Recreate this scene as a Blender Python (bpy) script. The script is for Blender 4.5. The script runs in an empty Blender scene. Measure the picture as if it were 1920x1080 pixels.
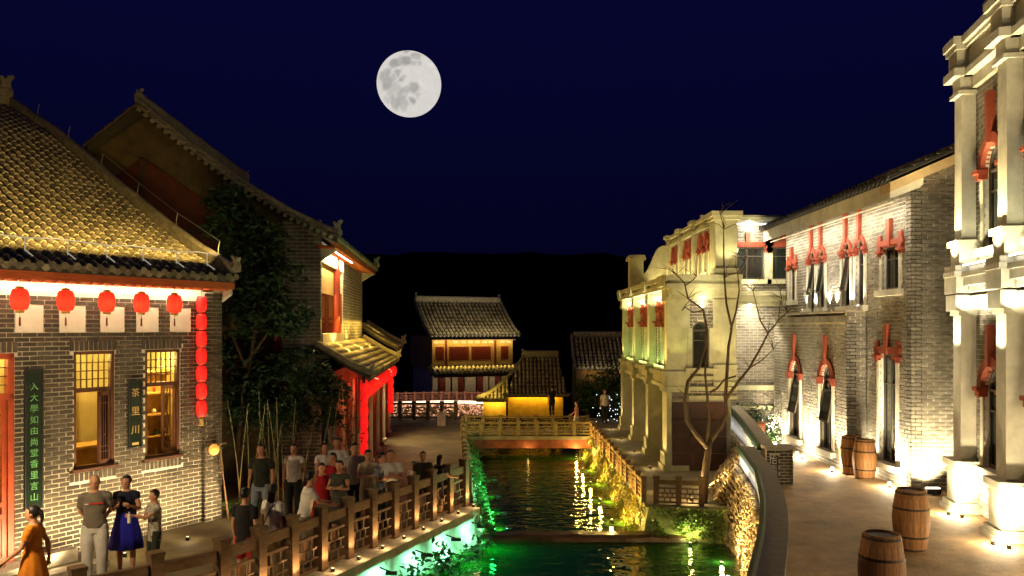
import bpy, bmesh, math, random
from mathutils import Vector, Matrix, Quaternion, noise
random.seed(7)
SC = bpy.context.scene
COL = SC.collection
PI = math.pi
R = math.radians
# ---------------------------------------------------------------- camera
CAM_H = 4.1
cam_data = bpy.data.cameras.new("camera")
cam = bpy.data.objects.new("camera", cam_data)
COL.objects.link(cam)
cam.location = (0, 0, CAM_H)
cam.rotation_euler = (R(90), 0, 0)
cam_data.sensor_width = 36
cam_data.lens = 28.125
cam_data.shift_y = 75 / 1920
cam_data.clip_start = 0.1
cam_data.clip_end = 2000
SC.camera = cam
# ---------------------------------------------------------------- night sky
world = bpy.data.worlds.new("World")
SC.world = world
world.use_nodes = True
wn = world.node_tree.nodes
wl = world.node_tree.links
for n_ in list(wn):
    wn.remove(n_)
w_out = wn.new("ShaderNodeOutputWorld")
w_bg = wn.new("ShaderNodeBackground")
w_tc = wn.new("ShaderNodeTexCoord"); w_sep = wn.new("ShaderNodeSeparateXYZ"); w_ramp = wn.new("ShaderNodeValToRGB")
wl.new(w_tc.outputs["Generated"], w_sep.inputs[0]); wl.new(w_sep.outputs[2], w_ramp.inputs[0])
w_ramp.color_ramp.elements[0].position = 0.04; w_ramp.color_ramp.elements[0].color = (0.0009, 0.0009, 0.0095, 1)
w_ramp.color_ramp.elements[1].position = 0.42; w_ramp.color_ramp.elements[1].color = (0.0020, 0.0020, 0.0290, 1)
wl.new(w_ramp.outputs[0], w_bg.inputs[0])
w_bg.inputs[1].default_value = 1.0
wl.new(w_bg.outputs[0], w_out.inputs[0])
# ---------------------------------------------------------------- moonlight
moon_dir = Vector((-193 / 1500, 1.0, 457 / 1500)).normalized()
sd = bpy.data.lights.new("moonlight", "SUN")
sd.energy = 0.02
sd.angle = R(0.5)
sd.color = (0.75, 0.82, 1.0)
so = bpy.data.objects.new("moonlight", sd)
COL.objects.link(so)
so.rotation_euler = moon_dir.to_track_quat('Z', 'Y').to_euler()
so.location = (0, 0, 40)
# ---------------------------------------------------------------- output
SC.view_settings.view_transform = 'Standard'
SC.view_settings.look = 'None'
SC.view_settings.exposure = 0
SC.view_settings.gamma = 1
SC.render.engine = 'CYCLES'
cy = SC.cycles
cy.use_denoising = True
cy.max_bounces = 6
cy.diffuse_bounces = 2
cy.glossy_bounces = 3
cy.transmission_bounces = 4
cy.transparent_max_bounces = 12
cy.sample_clamp_indirect = 4
cy.sample_clamp_direct = 0
cy.caustics_reflective = False
cy.caustics_refractive = False

# ================================================================ helpers
def V(*a):
    return Vector(a)

class MB:
    """collects shapes into one mesh"""
    def __init__(s):
        s.v = []
        s.f = []
    def add(s, vs, fs):
        k = len(s.v)
        s.v += [tuple(p) for p in vs]
        s.f += [tuple(i + k for i in f) for f in fs]
        return s
    def box(s, x0, x1, y0, y1, z0, z1):
        return s.add([(x0,y0,z0),(x1,y0,z0),(x1,y1,z0),(x0,y1,z0),(x0,y0,z1),(x1,y0,z1),(x1,y1,z1),(x0,y1,z1)],
                     [(0,3,2,1),(4,5,6,7),(0,1,5,4),(1,2,6,5),(2,3,7,6),(3,0,4,7)])
    def obox(s, o, u, w, n, us, ws, ns):
        """box in an arbitrary frame: ranges along u, w, n"""
        vs = [o + u*a + w*b + n*c for c in ns for b in ws for a in us]
        return s.add(vs, [(0,2,3,1),(4,5,7,6),(0,1,5,4),(1,3,7,5),(3,2,6,7),(2,0,4,6)])
    def bar(s, p, q, a, b=None, up=V(0,0,1)):
        """square bar from p to q, a wide, b high"""
        b = a if b is None else b
        p = Vector(p); q = Vector(q)
        d = (q - p)
        L = d.length
        d = d / L
        sd_ = d.cross(up)
        if sd_.length < 1e-4:
            sd_ = d.cross(V(1,0,0))
        sd_.normalize()
        u2 = sd_.cross(d)
        return s.obox(p, d, sd_, u2, (0, L), (-a/2, a/2), (-b/2, b/2))
    def tube(s, pts, rad, n=8, cap=True):
        pts = [Vector(p) for p in pts]
        if not isinstance(rad, (list, tuple)):
            rad = [rad] * len(pts)
        k = len(s.v)
        ref = None
        for i, p in enumerate(pts):
            t = (pts[min(i+1, len(pts)-1)] - pts[max(i-1, 0)])
            if t.length < 1e-9:
                t = V(0,0,1)
            t.normalize()
            if ref is None:
                ref = t.cross(V(0.31,0.87,0.2))
                if ref.length < .1: ref = t.cross(V(1,0,0))
            a = (ref - t*ref.dot(t)).normalized()
            ref = a
            b = t.cross(a)
            for j in range(n):
                g = 2*PI*j/n
                s.v.append(tuple(p + (a*math.cos(g) + b*math.sin(g))*rad[i]))
        for i in range(len(pts)-1):
            for j in range(n):
                j2 = (j+1) % n
                s.f.append((k+i*n+j, k+i*n+j2, k+(i+1)*n+j2, k+(i+1)*n+j))
        if cap:
            s.f.append(tuple(k+j for j in reversed(range(n))))
            e = k+(len(pts)-1)*n
            s.f.append(tuple(e+j for j in range(n)))
        return s
    def lathe(s, prof, n=16, c=(0,0,0), ripple=0, lobes=0):
        k = len(s.v)
        for (r, z) in prof:
            for j in range(n):
                g = 2*PI*j/n
                rr = r*(1 + ripple*math.cos(lobes*g))
                s.v.append((c[0]+rr*math.cos(g), c[1]+rr*math.sin(g), c[2]+z))
        for i in range(len(prof)-1):
            for j in range(n):
                j2 = (j+1) % n
                s.f.append((k+i*n+j, k+i*n+j2, k+(i+1)*n+j2, k+(i+1)*n+j))
        s.f.append(tuple(k+j for j in reversed(range(n))))
        e = k+(len(prof)-1)*n
        s.f.append(tuple(e+j for j in range(n)))
        return s
    def prism(s, poly, o, u, w, n, d0, d1):
        """polygon (a,b) in the u,w plane, extruded along n from d0 to d1"""
        k = len(poly)
        vs = [o+u*a+w*b+n*d0 for a, b in poly] + [o+u*a+w*b+n*d1 for a, b in poly]
        fs = [tuple(reversed(range(k))), tuple(range(k, 2*k))]
        for i in range(k):
            j = (i+1) % k
            fs.append((i, j, k+j, k+i))
        return s.add(vs, fs)
    def quad(s, a, b, c, d):
        return s.add([a, b, c, d], [(0,1,2,3)])
    def ell(s, c, rx, ry, rz, nu=12, nv=8):
        c = Vector(c)
        k = len(s.v)
        s.v.append((c.x, c.y, c.z-rz))
        for i in range(1, nv):
            t = -PI/2 + PI*i/nv
            for j in range(nu):
                g = 2*PI*j/nu
                s.v.append((c.x+rx*math.cos(t)*math.cos(g), c.y+ry*math.cos(t)*math.sin(g), c.z+rz*math.sin(t)))
        s.v.append((c.x, c.y, c.z+rz))
        e = len(s.v)-1
        for j in range(nu):
            j2 = (j+1) % nu
            s.f.append((k, k+1+j2, k+1+j))
            for i in range(nv-2):
                a = k+1+i*nu
                s.f.append((a+j, a+j2, a+nu+j2, a+nu+j))
            a = k+1+(nv-2)*nu
            s.f.append((a+j, a+j2, e))
        return s
    def mesh(s, name, m=None, smooth=False):
        me = bpy.data.meshes.new(name)
        me.from_pydata(s.v, [], s.f)
        me.update()
        if m is not None:
            me.materials.append(m)
        if smooth:
            me.polygons.foreach_set("use_smooth", [True]*len(me.polygons))
        return me
    def build(s, name, m, parent=None, smooth=False, fix=True):
        me = s.mesh(name, m, smooth)
        if fix:
            bm = bmesh.new(); bm.from_mesh(me)
            bmesh.ops.recalc_face_normals(bm, faces=bm.faces)
            bm.to_mesh(me); bm.free()
        return link(name, me, parent)

def link(name, data, parent=None):
    o = bpy.data.objects.new(name, data)
    COL.objects.link(o)
    if parent is not None:
        o.parent = parent
    return o

def tag(o, label=None, cat=None, group=None, kind=None):
    if label: o["label"] = label
    if cat: o["category"] = cat
    if group: o["group"] = group
    if kind: o["kind"] = kind
    return o

def thing(name, label, cat, loc=(0,0,0), rz=0.0, group=None):
    o = link(name, None)
    o.location = loc
    o.rotation_euler = (0, 0, rz)
    o.empty_display_size = 0.2
    return tag(o, label, cat, group)

def root_matrix(o):
    return Matrix.Translation(o.location) @ o.rotation_euler.to_matrix().to_4x4()

def copy_tree(o, parent=None):
    c = o.copy()
    COL.objects.link(c)
    c.parent = parent
    for ch in list(o.children):
        copy_tree(ch, c)
    return c

def in_view(p, pad=0.0):
    if p.y < 1: return False
    px = 960 + 1500*p.x/p.y
    py = 615 - 1500*(p.z-CAM_H)/p.y
    return -pad <= px <= 1920+pad and -pad <= py <= 1080+pad

# ---------------------------------------------------------------- materials
_M = {}
def mat(name, col, rough=0.7, var=0.25, scale=6.0, bump=0.0, bscale=40.0, metal=0.0, spec=0.4, island=0.0, col2=None, obj_var=0.0, stretch=None, wear=None):
    if name in _M: return _M[name]
    m = bpy.data.materials.new(name)
    m.use_nodes = True
    N = m.node_tree.nodes; L = m.node_tree.links
    b = N["Principled BSDF"]
    b.inputs["Roughness"].default_value = rough
    b.inputs["Metallic"].default_value = metal
    b.inputs["Specular IOR Level"].default_value = spec
    tc = N.new("ShaderNodeTexCoord")
    vec = tc.outputs["Object"]
    if stretch:
        mp = N.new("ShaderNodeMapping"); mp.inputs["Scale"].default_value = stretch
        L.new(vec, mp.inputs[0]); vec = mp.outputs[0]
    no = N.new("ShaderNodeTexNoise"); no.inputs["Scale"].default_value = scale; no.inputs["Detail"].default_value = 6
    no.inputs["Roughness"].default_value = 0.65
    L.new(vec, no.inputs["Vector"])
    ramp = N.new("ShaderNodeValToRGB")
    c2 = col2 if col2 else tuple(min(1, c*(1+var)) for c in col)
    c1 = tuple(c*(1-var) for c in col) if not col2 else col
    ramp.color_ramp.elements[0].position = 0.32; ramp.color_ramp.elements[0].color = (*c1, 1)
    ramp.color_ramp.elements[1].position = 0.68; ramp.color_ramp.elements[1].color = (*c2, 1)
    L.new(no.outputs[0], ramp.inputs[0])
    outc = ramp.outputs[0]
    if island or obj_var:
        geo = N.new("ShaderNodeNewGeometry"); oi = N.new("ShaderNodeObjectInfo")
        ad = N.new("ShaderNodeMath"); ad.operation = 'ADD'
        L.new(geo.outputs["Random Per Island"], ad.inputs[0]); L.new(oi.outputs["Random"], ad.inputs[1])
        fr = N.new("ShaderNodeMath"); fr.operation = 'FRACT'; L.new(ad.outputs[0], fr.inputs[0])
        amt = island or obj_var
        mr = N.new("ShaderNodeMapRange"); mr.inputs[3].default_value = 1-amt; mr.inputs[4].default_value = 1+amt
        L.new(fr.outputs[0], mr.inputs[0])
        mx = N.new("ShaderNodeVectorMath"); mx.operation = 'SCALE'
        L.new(outc, mx.inputs[0]); L.new(mr.outputs[0], mx.inputs["Scale"])
        outc = mx.outputs[0]
    if wear:     # stains and weathering laid over the whole surface
        gp_ = N.new("ShaderNodeNewGeometry"); wnz = N.new("ShaderNodeTexNoise"); wnz.inputs["Scale"].default_value = wear[0]; wnz.inputs["Detail"].default_value = 5; wnz.inputs["Roughness"].default_value = 0.7
        wm = N.new("ShaderNodeMapping"); wm.inputs["Scale"].default_value = (1,1,0.55)
        L.new(gp_.outputs["Position"], wm.inputs[0]); L.new(wm.outputs[0], wnz.inputs["Vector"])
        wr = N.new("ShaderNodeMapRange"); wr.inputs[1].default_value = 0.35; wr.inputs[2].default_value = 0.65; wr.inputs[3].default_value = 1-wear[1]; wr.inputs[4].default_value = 1+wear[1]*0.5
        L.new(wnz.outputs[0], wr.inputs[0])
        wx = N.new("ShaderNodeVectorMath"); wx.operation = 'SCALE'; L.new(outc, wx.inputs[0]); L.new(wr.outputs[0], wx.inputs["Scale"]); outc = wx.outputs[0]
    L.new(outc, b.inputs["Base Color"])
    if bump:
        nb = N.new("ShaderNodeTexNoise"); nb.inputs["Scale"].default_value = bscale; nb.inputs["Detail"].default_value = 4
        L.new(vec, nb.inputs["Vector"])
        bp = N.new("ShaderNodeBump"); bp.inputs["Strength"].default_value = bump; bp.inputs["Distance"].default_value = 0.02
        L.new(nb.outputs[0], bp.inputs["Height"]); L.new(bp.outputs[0], b.inputs["Normal"])
    _M[name] = m
    return m

def emit(name, col, strength, base=None):
    if name in _M: return _M[name]
    m = bpy.data.materials.new(name); m.use_nodes = True
    b = m.node_tree.nodes["Principled BSDF"]
    b.inputs["Base Color"].default_value = (*(base or col), 1)
    b.inputs["Roughness"].default_value = 0.6
    b.inputs["Emission Color"].default_value = (*col, 1)
    b.inputs["Emission Strength"].default_value = strength
    _M[name] = m
    return m

def clear_glass():
    if "clear_glass" in _M: return _M["clear_glass"]
    m = bpy.data.materials.new("clear_glass"); m.use_nodes = True
    N = m.node_tree.nodes; L = m.node_tree.links
    for n_ in list(N): N.remove(n_)
    o = N.new("ShaderNodeOutputMaterial"); mx = N.new("ShaderNodeMixShader"); tr = N.new("ShaderNodeBsdfTransparent"); gl = N.new("ShaderNodeBsdfGlossy")
    fr = N.new("ShaderNodeFresnel"); fr.inputs[0].default_value = 1.45
    gl.inputs["Roughness"].default_value = 0.03
    tr.inputs[0].default_value = (0.9, 0.93, 0.88, 1)
    L.new(fr.outputs[0], mx.inputs[0]); L.new(tr.outputs[0], mx.inputs[1]); L.new(gl.outputs[0], mx.inputs[2]); L.new(mx.outputs[0], o.inputs[0])
    _M["clear_glass"] = m
    return m

M_brickA = mat("grey_brown_brick", (0.058,0.043,0.027), 0.85, 0.3, 14, 0.3, 60, island=0.35, wear=(0.9,0.35))
M_brickG = mat("grey_brick", (0.20,0.18,0.145), 0.85, 0.25, 14, 0.3, 60, island=0.30, wear=(0.8,0.32))
M_mortar = mat("pale_mortar", (0.66,0.59,0.44), 0.9, 0.18, 9, 0.3, 90, wear=(1.1,0.35))
M_mortarG = mat("grey_mortar", (0.72,0.66,0.52), 0.9, 0.2, 9, 0.3, 90, wear=(0.9,0.32))
M_tile = mat("grey_clay_tile", (0.20,0.17,0.11), 0.8, 0.45, 9, 0.35, 50, island=0.4, wear=(0.7,0.45))
M_tiledark = mat("tile_bed", (0.05,0.042,0.03), 0.9, 0.3, 8, 0.3, 50)
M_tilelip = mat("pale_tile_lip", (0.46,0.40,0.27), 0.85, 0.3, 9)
M_ridge = mat("ridge_clay", (0.23,0.20,0.14), 0.85, 0.35, 8, 0.4, 30, island=0.2)
M_fascia = mat("orange_red_timber", (0.46,0.10,0.02), 0.6, 0.3, 6, 0.2, 40, stretch=(1,8,8))
M_redwood = mat("dark_red_timber", (0.20,0.028,0.012), 0.5, 0.3, 8, 0.15, 40)
M_brownwood = mat("brown_window_timber", (0.075,0.026,0.012), 0.5, 0.3, 8, 0.15, 40)
M_railwood = mat("weathered_rail_timber", (0.092,0.047,0.017), 0.75, 0.4, 7, 0.4, 35, island=0.15, stretch=(1,1,3))
M_cream = mat("cream_stucco", (0.56,0.53,0.42), 0.8, 0.14, 3, 0.25, 30, wear=(1.4,0.22))
M_creamH = mat("pale_stucco", (0.43,0.42,0.27), 0.8, 0.16, 3, 0.25, 30, wear=(1.2,0.25))
M_plaster = mat("white_plaster", (0.68,0.60,0.48), 0.8, 0.1, 4, 0.15, 40)
M_ochre = mat("ochre_plaster", (0.32,0.20,0.075), 0.9, 0.35, 2.5, 0.3, 20)
M_ochred = mat("dark_ochre_plaster", (0.095,0.066,0.027), 0.9, 0.35, 2.5, 0.3, 20)  # darker tone of the ochre plaster
M_redtrim = mat("brick_red_trim", (0.25,0.046,0.020), 0.7, 0.25, 7, 0.2, 40)
M_darkglass = mat("dark_window_glass", (0.012,0.016,0.014), 0.08, 0.2, 3, 0, spec=0.6)
M_darkframe = mat("dark_bronze_frame", (0.05,0.042,0.03), 0.5, 0.2, 8)
M_barrel = mat("oak_stave", (0.36,0.165,0.055), 0.65, 0.45, 5, 0.4, 30, island=0.22, stretch=(6,6,0.8))
M_hoop = mat("iron_hoop", (0.07,0.045,0.03), 0.55, 0.4, 10, 0.2, 40, metal=0.5)
M_iron = mat("black_iron", (0.02,0.02,0.02), 0.5, 0.2, 10)
M_bark = mat("tree_bark", (0.055,0.034,0.018), 0.9, 0.4, 9, 0.6, 25, stretch=(3,3,0.6))
M_leaf = mat("dark_leaf", (0.018,0.05,0.014), 0.6, 0.4, 5, island=0.5)
M_ivy = mat("wall_plant_leaf", (0.05,0.14,0.03), 0.55, 0.4, 5, island=0.5)
M_bankgrass = mat("bank_grass", (0.23,0.16,0.02), 0.7, 0.4, 3, island=0.5, col2=(0.11,0.13,0.02))
M_stone = mat("rubble_stone", (0.36,0.27,0.15), 0.85, 0.4, 5, 0.5, 30, island=0.4)
M_granite = mat("red_granite", (0.018,0.007,0.004), 0.55, 0.55, 5, 0.4, 30, island=0.45, col2=(0.062,0.017,0.008))
M_coping = mat("grey_coping", (0.30,0.26,0.20), 0.8, 0.2, 8, 0.3, 40)
M_greencap = mat("dark_green_cap", (0.02,0.055,0.025), 0.45, 0.3, 8, 0.1, 30)
M_ledge = mat("pale_ledge_stone", (0.50,0.44,0.34), 0.8, 0.25, 5, 0.3, 40)
M_lens = emit("lamp_lens", (1.0,0.86,0.62), 14.0)
M_lensdim = emit("dim_lens", (1.0,0.8,0.5), 1.2)
M_wire = mat("pale_wire", (0.22,0.21,0.18), 0.5, 0.1)
M_strip = emit("led_strip", (1.0,0.95,0.86), 9.0)
M_tubeled = emit("led_tube", (1.0,0.88,0.62), 0.32, (0.8,0.8,0.75))
M_lantern = emit("red_lantern_cloth", (0.9,0.035,0.018), 0.5, (0.65,0.03,0.02))
def lantern_cloth():
    m = bpy.data.materials.new("glowing_lantern_cloth"); m.use_nodes = True
    N = m.node_tree.nodes; L = m.node_tree.links
    for n_ in list(N): N.remove(n_)
    o = N.new("ShaderNodeOutputMaterial"); a = N.new("ShaderNodeAddShader"); mx = N.new("ShaderNodeMixShader")
    tr = N.new("ShaderNodeBsdfTranslucent"); df = N.new("ShaderNodeBsdfDiffuse"); em = N.new("ShaderNodeEmission")
    tr.inputs[0].default_value = (0.85,0.05,0.03,1); df.inputs[0].default_value = (0.60,0.035,0.02,1)
    em.inputs[0].default_value = (0.85,0.03,0.015,1); em.inputs[1].default_value = 0.16
    mx.inputs[0].default_value = 0.45
    L.new(tr.outputs[0], mx.inputs[1]); L.new(df.outputs[0], mx.inputs[2]); L.new(mx.outputs[0], a.inputs[0]); L.new(em.outputs[0], a.inputs[1]); L.new(a.outputs[0], o.inputs[0])
    return m
M_lantern = lantern_cloth()
M_lanternhot = emit("bright_red_lantern_cloth", (1.0,0.010,0.008), 0.8, (0.6,0.02,0.015))
M_gold = mat("gold_trim", (0.55,0.36,0.10), 0.4, 0.2, 10, metal=0.4)

# ---------------------------------------------------------------- lamps
def lamp(kind, name, loc, power, col, parent=None, direction=None, size=0.05, spot=None, blend=0.6, size_y=None, spread=180):
    d = bpy.data.lights.new(name, kind)
    if col[0] > 0.8 and col[1] > 0.5: col = (col[0], col[1]*0.98, col[2]*0.90)
    d.energy = power
    d.color = col
    if kind == 'AREA':
        d.shape = 'RECTANGLE'; d.size = size; d.size_y = size_y or size; d.spread = R(spread)
    else:
        d.shadow_soft_size = size
    if kind == 'SPOT':
        d.spot_size = R(spot or 90); d.spot_blend = blend
    o = link(name, d, parent)
    o.location = loc
    if direction is not None:
        o.rotation_euler = Vector(direction).to_track_quat('-Z', 'Y').to_euler()
    return o

WARM = (1.0, 0.72, 0.36)
YEL = (1.0, 0.66, 0.16)
NEUT = (1.0, 0.84, 0.58)
WHITE = (1.0, 0.92, 0.80)
GREEN = (0.02, 1.0, 0.16)

_up_body = MB().lathe([(0.034,0),(0.036,0.01),(0.036,0.05),(0.044,0.06),(0.044,0.075),(0.036,0.075),(0.034,0.062)], 10).mesh("housing", M_iron)
_up_lens = MB().lathe([(0.033,0.063),(0.030,0.068)], 10).mesh("lens", M_lensdim)
_up_lensb = MB().ell((0,0,0.075), 0.05, 0.05, 0.045, 10, 6).mesh("lens", M_lens)
def uplight(loc, power, col, direction, label, group, spot=100, name="uplight", size=0.05, bright=False, spill=0.06):
    t = thing(name, label, "lamp", loc, 0, group)
    link("housing", _up_body, t); link("lens", _up_lensb if bright else _up_lens, t)
    lamp('SPOT', "beam", (0,0,0.16), power, col, t, direction, size, spot, 0.8)
    if spill: lamp('POINT', "spill", (0,0,0.17), power*spill, col, t, size=0.04)
    return t
# ================================================================ setting: ground, water, banks, hill, moon
M_prom = mat("dark_stone_paving", (0.16,0.125,0.065), 0.75, 0.4, 1.3, 0.35, 25)
M_terr = mat("warm_concrete", (0.37,0.235,0.115), 0.75, 0.38, 1.6, 0.6, 22, wear=(0.6,0.35))
M_earth = mat("dark_earth", (0.012,0.013,0.007), 1.0, 0.3, 0.4, spec=0.0)
M_walk = mat("walk_stone", (0.20,0.17,0.11), 0.8, 0.3, 2, 0.3, 30)
M_weir = mat("wet_brown_stone", (0.06,0.028,0.014), 0.35, 0.5, 4, 0.7, 14)

RAIL = [V(-4.11+0.302*k, 11.35+0.69*k, 0) for k in range(11)]
RAIL_NEAR = [V(-7.47, 8.05, 0), V(-6.79, 8.70, 0), V(-6.11, 9.35, 0), V(-5.43, 10.0, 0), V(-4.75, 10.66, 0)]
RAIL_ALL = RAIL_NEAR + RAIL
def offset_line(pts, d):
    """shift a plan polyline sideways (to the right of its travel)"""
    out = []
    for i, p in enumerate(pts):
        t = (pts[min(i+1, len(pts)-1)] - pts[max(i-1, 0)]).normalized()
        out.append(p + V(t.y, -t.x, 0)*d)
    return out
EDGE = offset_line(RAIL_ALL, 0.36)
BANK = [V(-0.86, 18.32, 0), V(-1.05, 20.5, 0), V(-1.3, 24, 0), V(-1.75, 30.5, 0), V(-1.9, 36.5, 0)]

def flat(name, pts, z, m, kind="structure"):
    mb = MB(); mb.add([(p[0], p[1], z) for p in pts], [tuple(range(len(pts)))])
    return tag(mb.build(name, m), kind=kind)

flat("ground", [(-900,-300),(900,-300),(900,900),(-900,900)], -1.62, M_earth)
prom_pts = [(p.x, p.y) for p in EDGE] + [(p.x, p.y) for p in BANK] + [(-30, 36.5), (-30, 3), (-8.2, 6.9)]
tag(flat("pavement", prom_pts, 0.0, M_prom), "dark stone promenade and plaza beside the canal", None)
# ledge: pale stone band outside the rail
def sweep(pts, prof, name, m, parent=None, closed=True, z=0.0):
    """sweep a profile [(offset to the right, height)] along a plan polyline"""
    mb = MB()
    k = len(prof)
    n = len(pts)
    for i, p in enumerate(pts):
        t = (pts[min(i+1, n-1)] - pts[max(i-1, 0)]); t.z = 0; t.normalize()
        s_ = V(t.y, -t.x, 0)
        for (a, b) in prof:
            mb.v.append(tuple(p + s_*a + V(0, 0, b+z)))
    for i in range(n-1):
        for j in range(k if closed else k-1):
            j2 = (j+1) % k
            mb.f.append((i*k+j, i*k+j2, (i+1)*k+j2, (i+1)*k+j))
    if closed:
        mb.f.append(tuple(range(k)))
        mb.f.append(tuple((n-1)*k+j for j in reversed(range(k))))
    return mb.build(name, m, parent)
tag(sweep(RAIL_ALL, [(-0.14,0.004),(-0.14,0.05),(0.40,0.035),(0.40,-0.10),(0.30,-0.16),(0.30,-0.19),(-0.14,-0.19)], "kerb_ledge", M_ledge), kind="structure")
# canal walls, left
M_wallp = mat("stained_wall_plaster", (0.55,0.55,0.50), 0.85, 0.35, 2.0, 0.5, 18)
tag(sweep(RAIL_ALL, [(0.22,-0.19),(0.30,-0.6),(0.44,-1.1),(0.52,-1.7),(-0.3,-1.7),(-0.3,-0.19)], "canal_wall", M_wallp), kind="structure")
tag(sweep(BANK, [(-0.3,-0.004),(0.0,-0.004),(0.26,-0.5),(0.6,-1.4),(-0.3,-1.4)], "canal_bank_wall", M_wallp), kind="structure")

# water
def water_mat(name, base, wscale, strength, rough):
    m = bpy.data.materials.new(name); m.use_nodes = True
    N = m.node_tree.nodes; L = m.node_tree.links
    b = N["Principled BSDF"]
    b.inputs["Base Color"].default_value = (*base, 1)
    b.inputs["Roughness"].default_value = rough
    b.inputs["IOR"].default_value = 1.33
    b.inputs["Specular IOR Level"].default_value = 0.5
    tc = N.new("ShaderNodeTexCoord")
    mp = N.new("ShaderNodeMapping"); mp.inputs["Scale"].default_value = (wscale*0.55, wscale, 1)
    L.new(tc.outputs["Object"], mp.inputs[0])
    n1 = N.new("ShaderNodeTexNoise"); n1.inputs["Scale"].default_value = 1.0; n1.inputs["Detail"].default_value = 3; n1.inputs["Distortion"].default_value = 0.6
    L.new(mp.outputs[0], n1.inputs["Vector"])
    bp = N.new("ShaderNodeBump"); bp.inputs["Strength"].default_value = strength; bp.inputs["Distance"].default_value = 0.06
    L.new(n1.outputs[0], bp.inputs["Height"]); L.new(bp.outputs[0], b.inputs["Normal"])
    return m
tag(MB().add([(-3,18.5,-0.68),(5.2,18.5,-0.68),(3.6,40,-0.68),(-3,40,-0.68)], [(0,1,2,3)]).build("water", water_mat("canal_water", (0.016,0.050,0.004), 3.0, 0.85, 0.04)), "dark green canal water above the weir", None, kind="structure")
tag(MB().add([(-9,3,-0.77),(5.6,3,-0.77),(5.6,18.4,-0.77),(-9,18.4,-0.77)], [(0,1,2,3)]).build("water", water_mat("pool_water", (0.008,0.055,0.010), 2.6, 0.75, 0.04)), "dark green pool below the weir", None, kind="structure")
w = MB()
nx = 40
for i in range(nx+1):
    x = -1.0 + 6.0*i/nx
    a = 0.05*noise.noise(V(x*1.7, 0, 0)); c = 0.03*noise.noise(V(x*3, 5, 0))
    w.v += [(x, 18.72+a, -0.71), (x, 18.64+a, -0.63+c), (x, 18.30+a*.5, -0.63+c), (x, 18.20+a, -0.68+c), (x, 18.02, -1.45)]
for i in range(nx):
    for j in range(4):
        w.f.append((i*5+j, i*5+5+j, i*5+6+j, i*5+1+j))
weir = tag(w.build("weir", M_weir), "low wet brown stone weir crossing the canal", "weir")

# lower walk on the right bank and its wall
tag(MB().add([(3.15,18.55,0),(4.6,18.3,0),(6.6,20,0),(7.9,27.6,0),(7.9,36.5,0),(3.0,36.5,0)], [(0,1,2,3,4,5)]).build("path", M_walk), "stone walk below the terrace on the canal bank", None, kind="structure")
RB = [V(3.02,36.5,0), V(3.05,30.5,0), V(3.14,24,0), V(3.2,18.62,0), V(3.8,18.42,0), V(4.6,18.25,0), V(4.9,18.2,0)]
tag(sweep(RB, [(-0.25,-0.006),(0.10,-0.006),(0.12,-0.06),(0.02,-0.08),(0.10,-0.45),(0.22,-1.4),(-0.25,-1.4)], "bank_wall", mat("mossy_bank_wall", (0.20,0.20,0.08), 0.9, 0.4, 3, 0.5, 20)), kind="structure")
# terrace on the right
PAR1 = [V(1.15,4.6,0), V(1.75,6.3,0), V(2.25,7.7,0), V(2.78,9.2,0), V(3.38,10.8,0), V(3.78,11.95,0), V(4.16,13.15,0), V(4.56,14.6,0), V(4.95,16.1,0), V(5.16,17.3,0), V(5.35,18.4,0), V(5.5,19.3,0)]
PAR2 = [V(6.05,19.5,0), V(6.35,21.2,0), V(6.7,23.2,0), V(7.3,26.9,0)]
TZ = 0.35
terr = [(p.x-0.02, p.y) for p in PAR1] + [(p.x, p.y) for p in PAR2] + [(7.4,27.6),(14,27.6),(14,3),(1.0,3)]
tag(flat("terrace", terr, TZ, M_terr), "warm concrete terrace in front of the brick buildings", None)
# far ground
tag(MB().add([(-60,36.5,-0.02),(60,36.5,-0.02),(60,37.6,-0.6),(-60,37.6,-0.6),(90,140,-0.62),(-90,140,-0.62)], [(0,1,2,3),(3,2,4,5)]).build("ground", M_earth), kind="structure")

# hill
h = MB()
NXh, NYh = 90, 12
for j in range(NYh+1):
    for i in range(NXh+1):
        x = -260 + 520*i/NXh
        y = 120 + 190*j/NYh
        t = j/NYh
        prof_ = math.sin(min(1, t*1.25)*PI/2)
        top = 27.0 + 3.0*noise.noise(V(x*0.012, 3.1, 0)) - 0.0006*(x+20)**2 * (1 if x > 0 else 0.25)
        z = -0.6 + prof_*max(6, top+2) + prof_*(1.6*noise.noise(V(x*0.16, y*0.12, 1)) + 0.9*noise.noise(V(x*0.5, y*0.3, 4)))
        h.v.append((x, y, z))
for j in range(NYh):
    for i in range(NXh):
        a = j*(NXh+1)+i
        h.f.append((a, a+1, a+NXh+2, a+NXh+1))
tag(h.build("hill", mat("forest_hill", (0.006,0.009,0.004), 1.0, 0.4, 0.2, spec=0.0), smooth=True), kind="structure")

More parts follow.
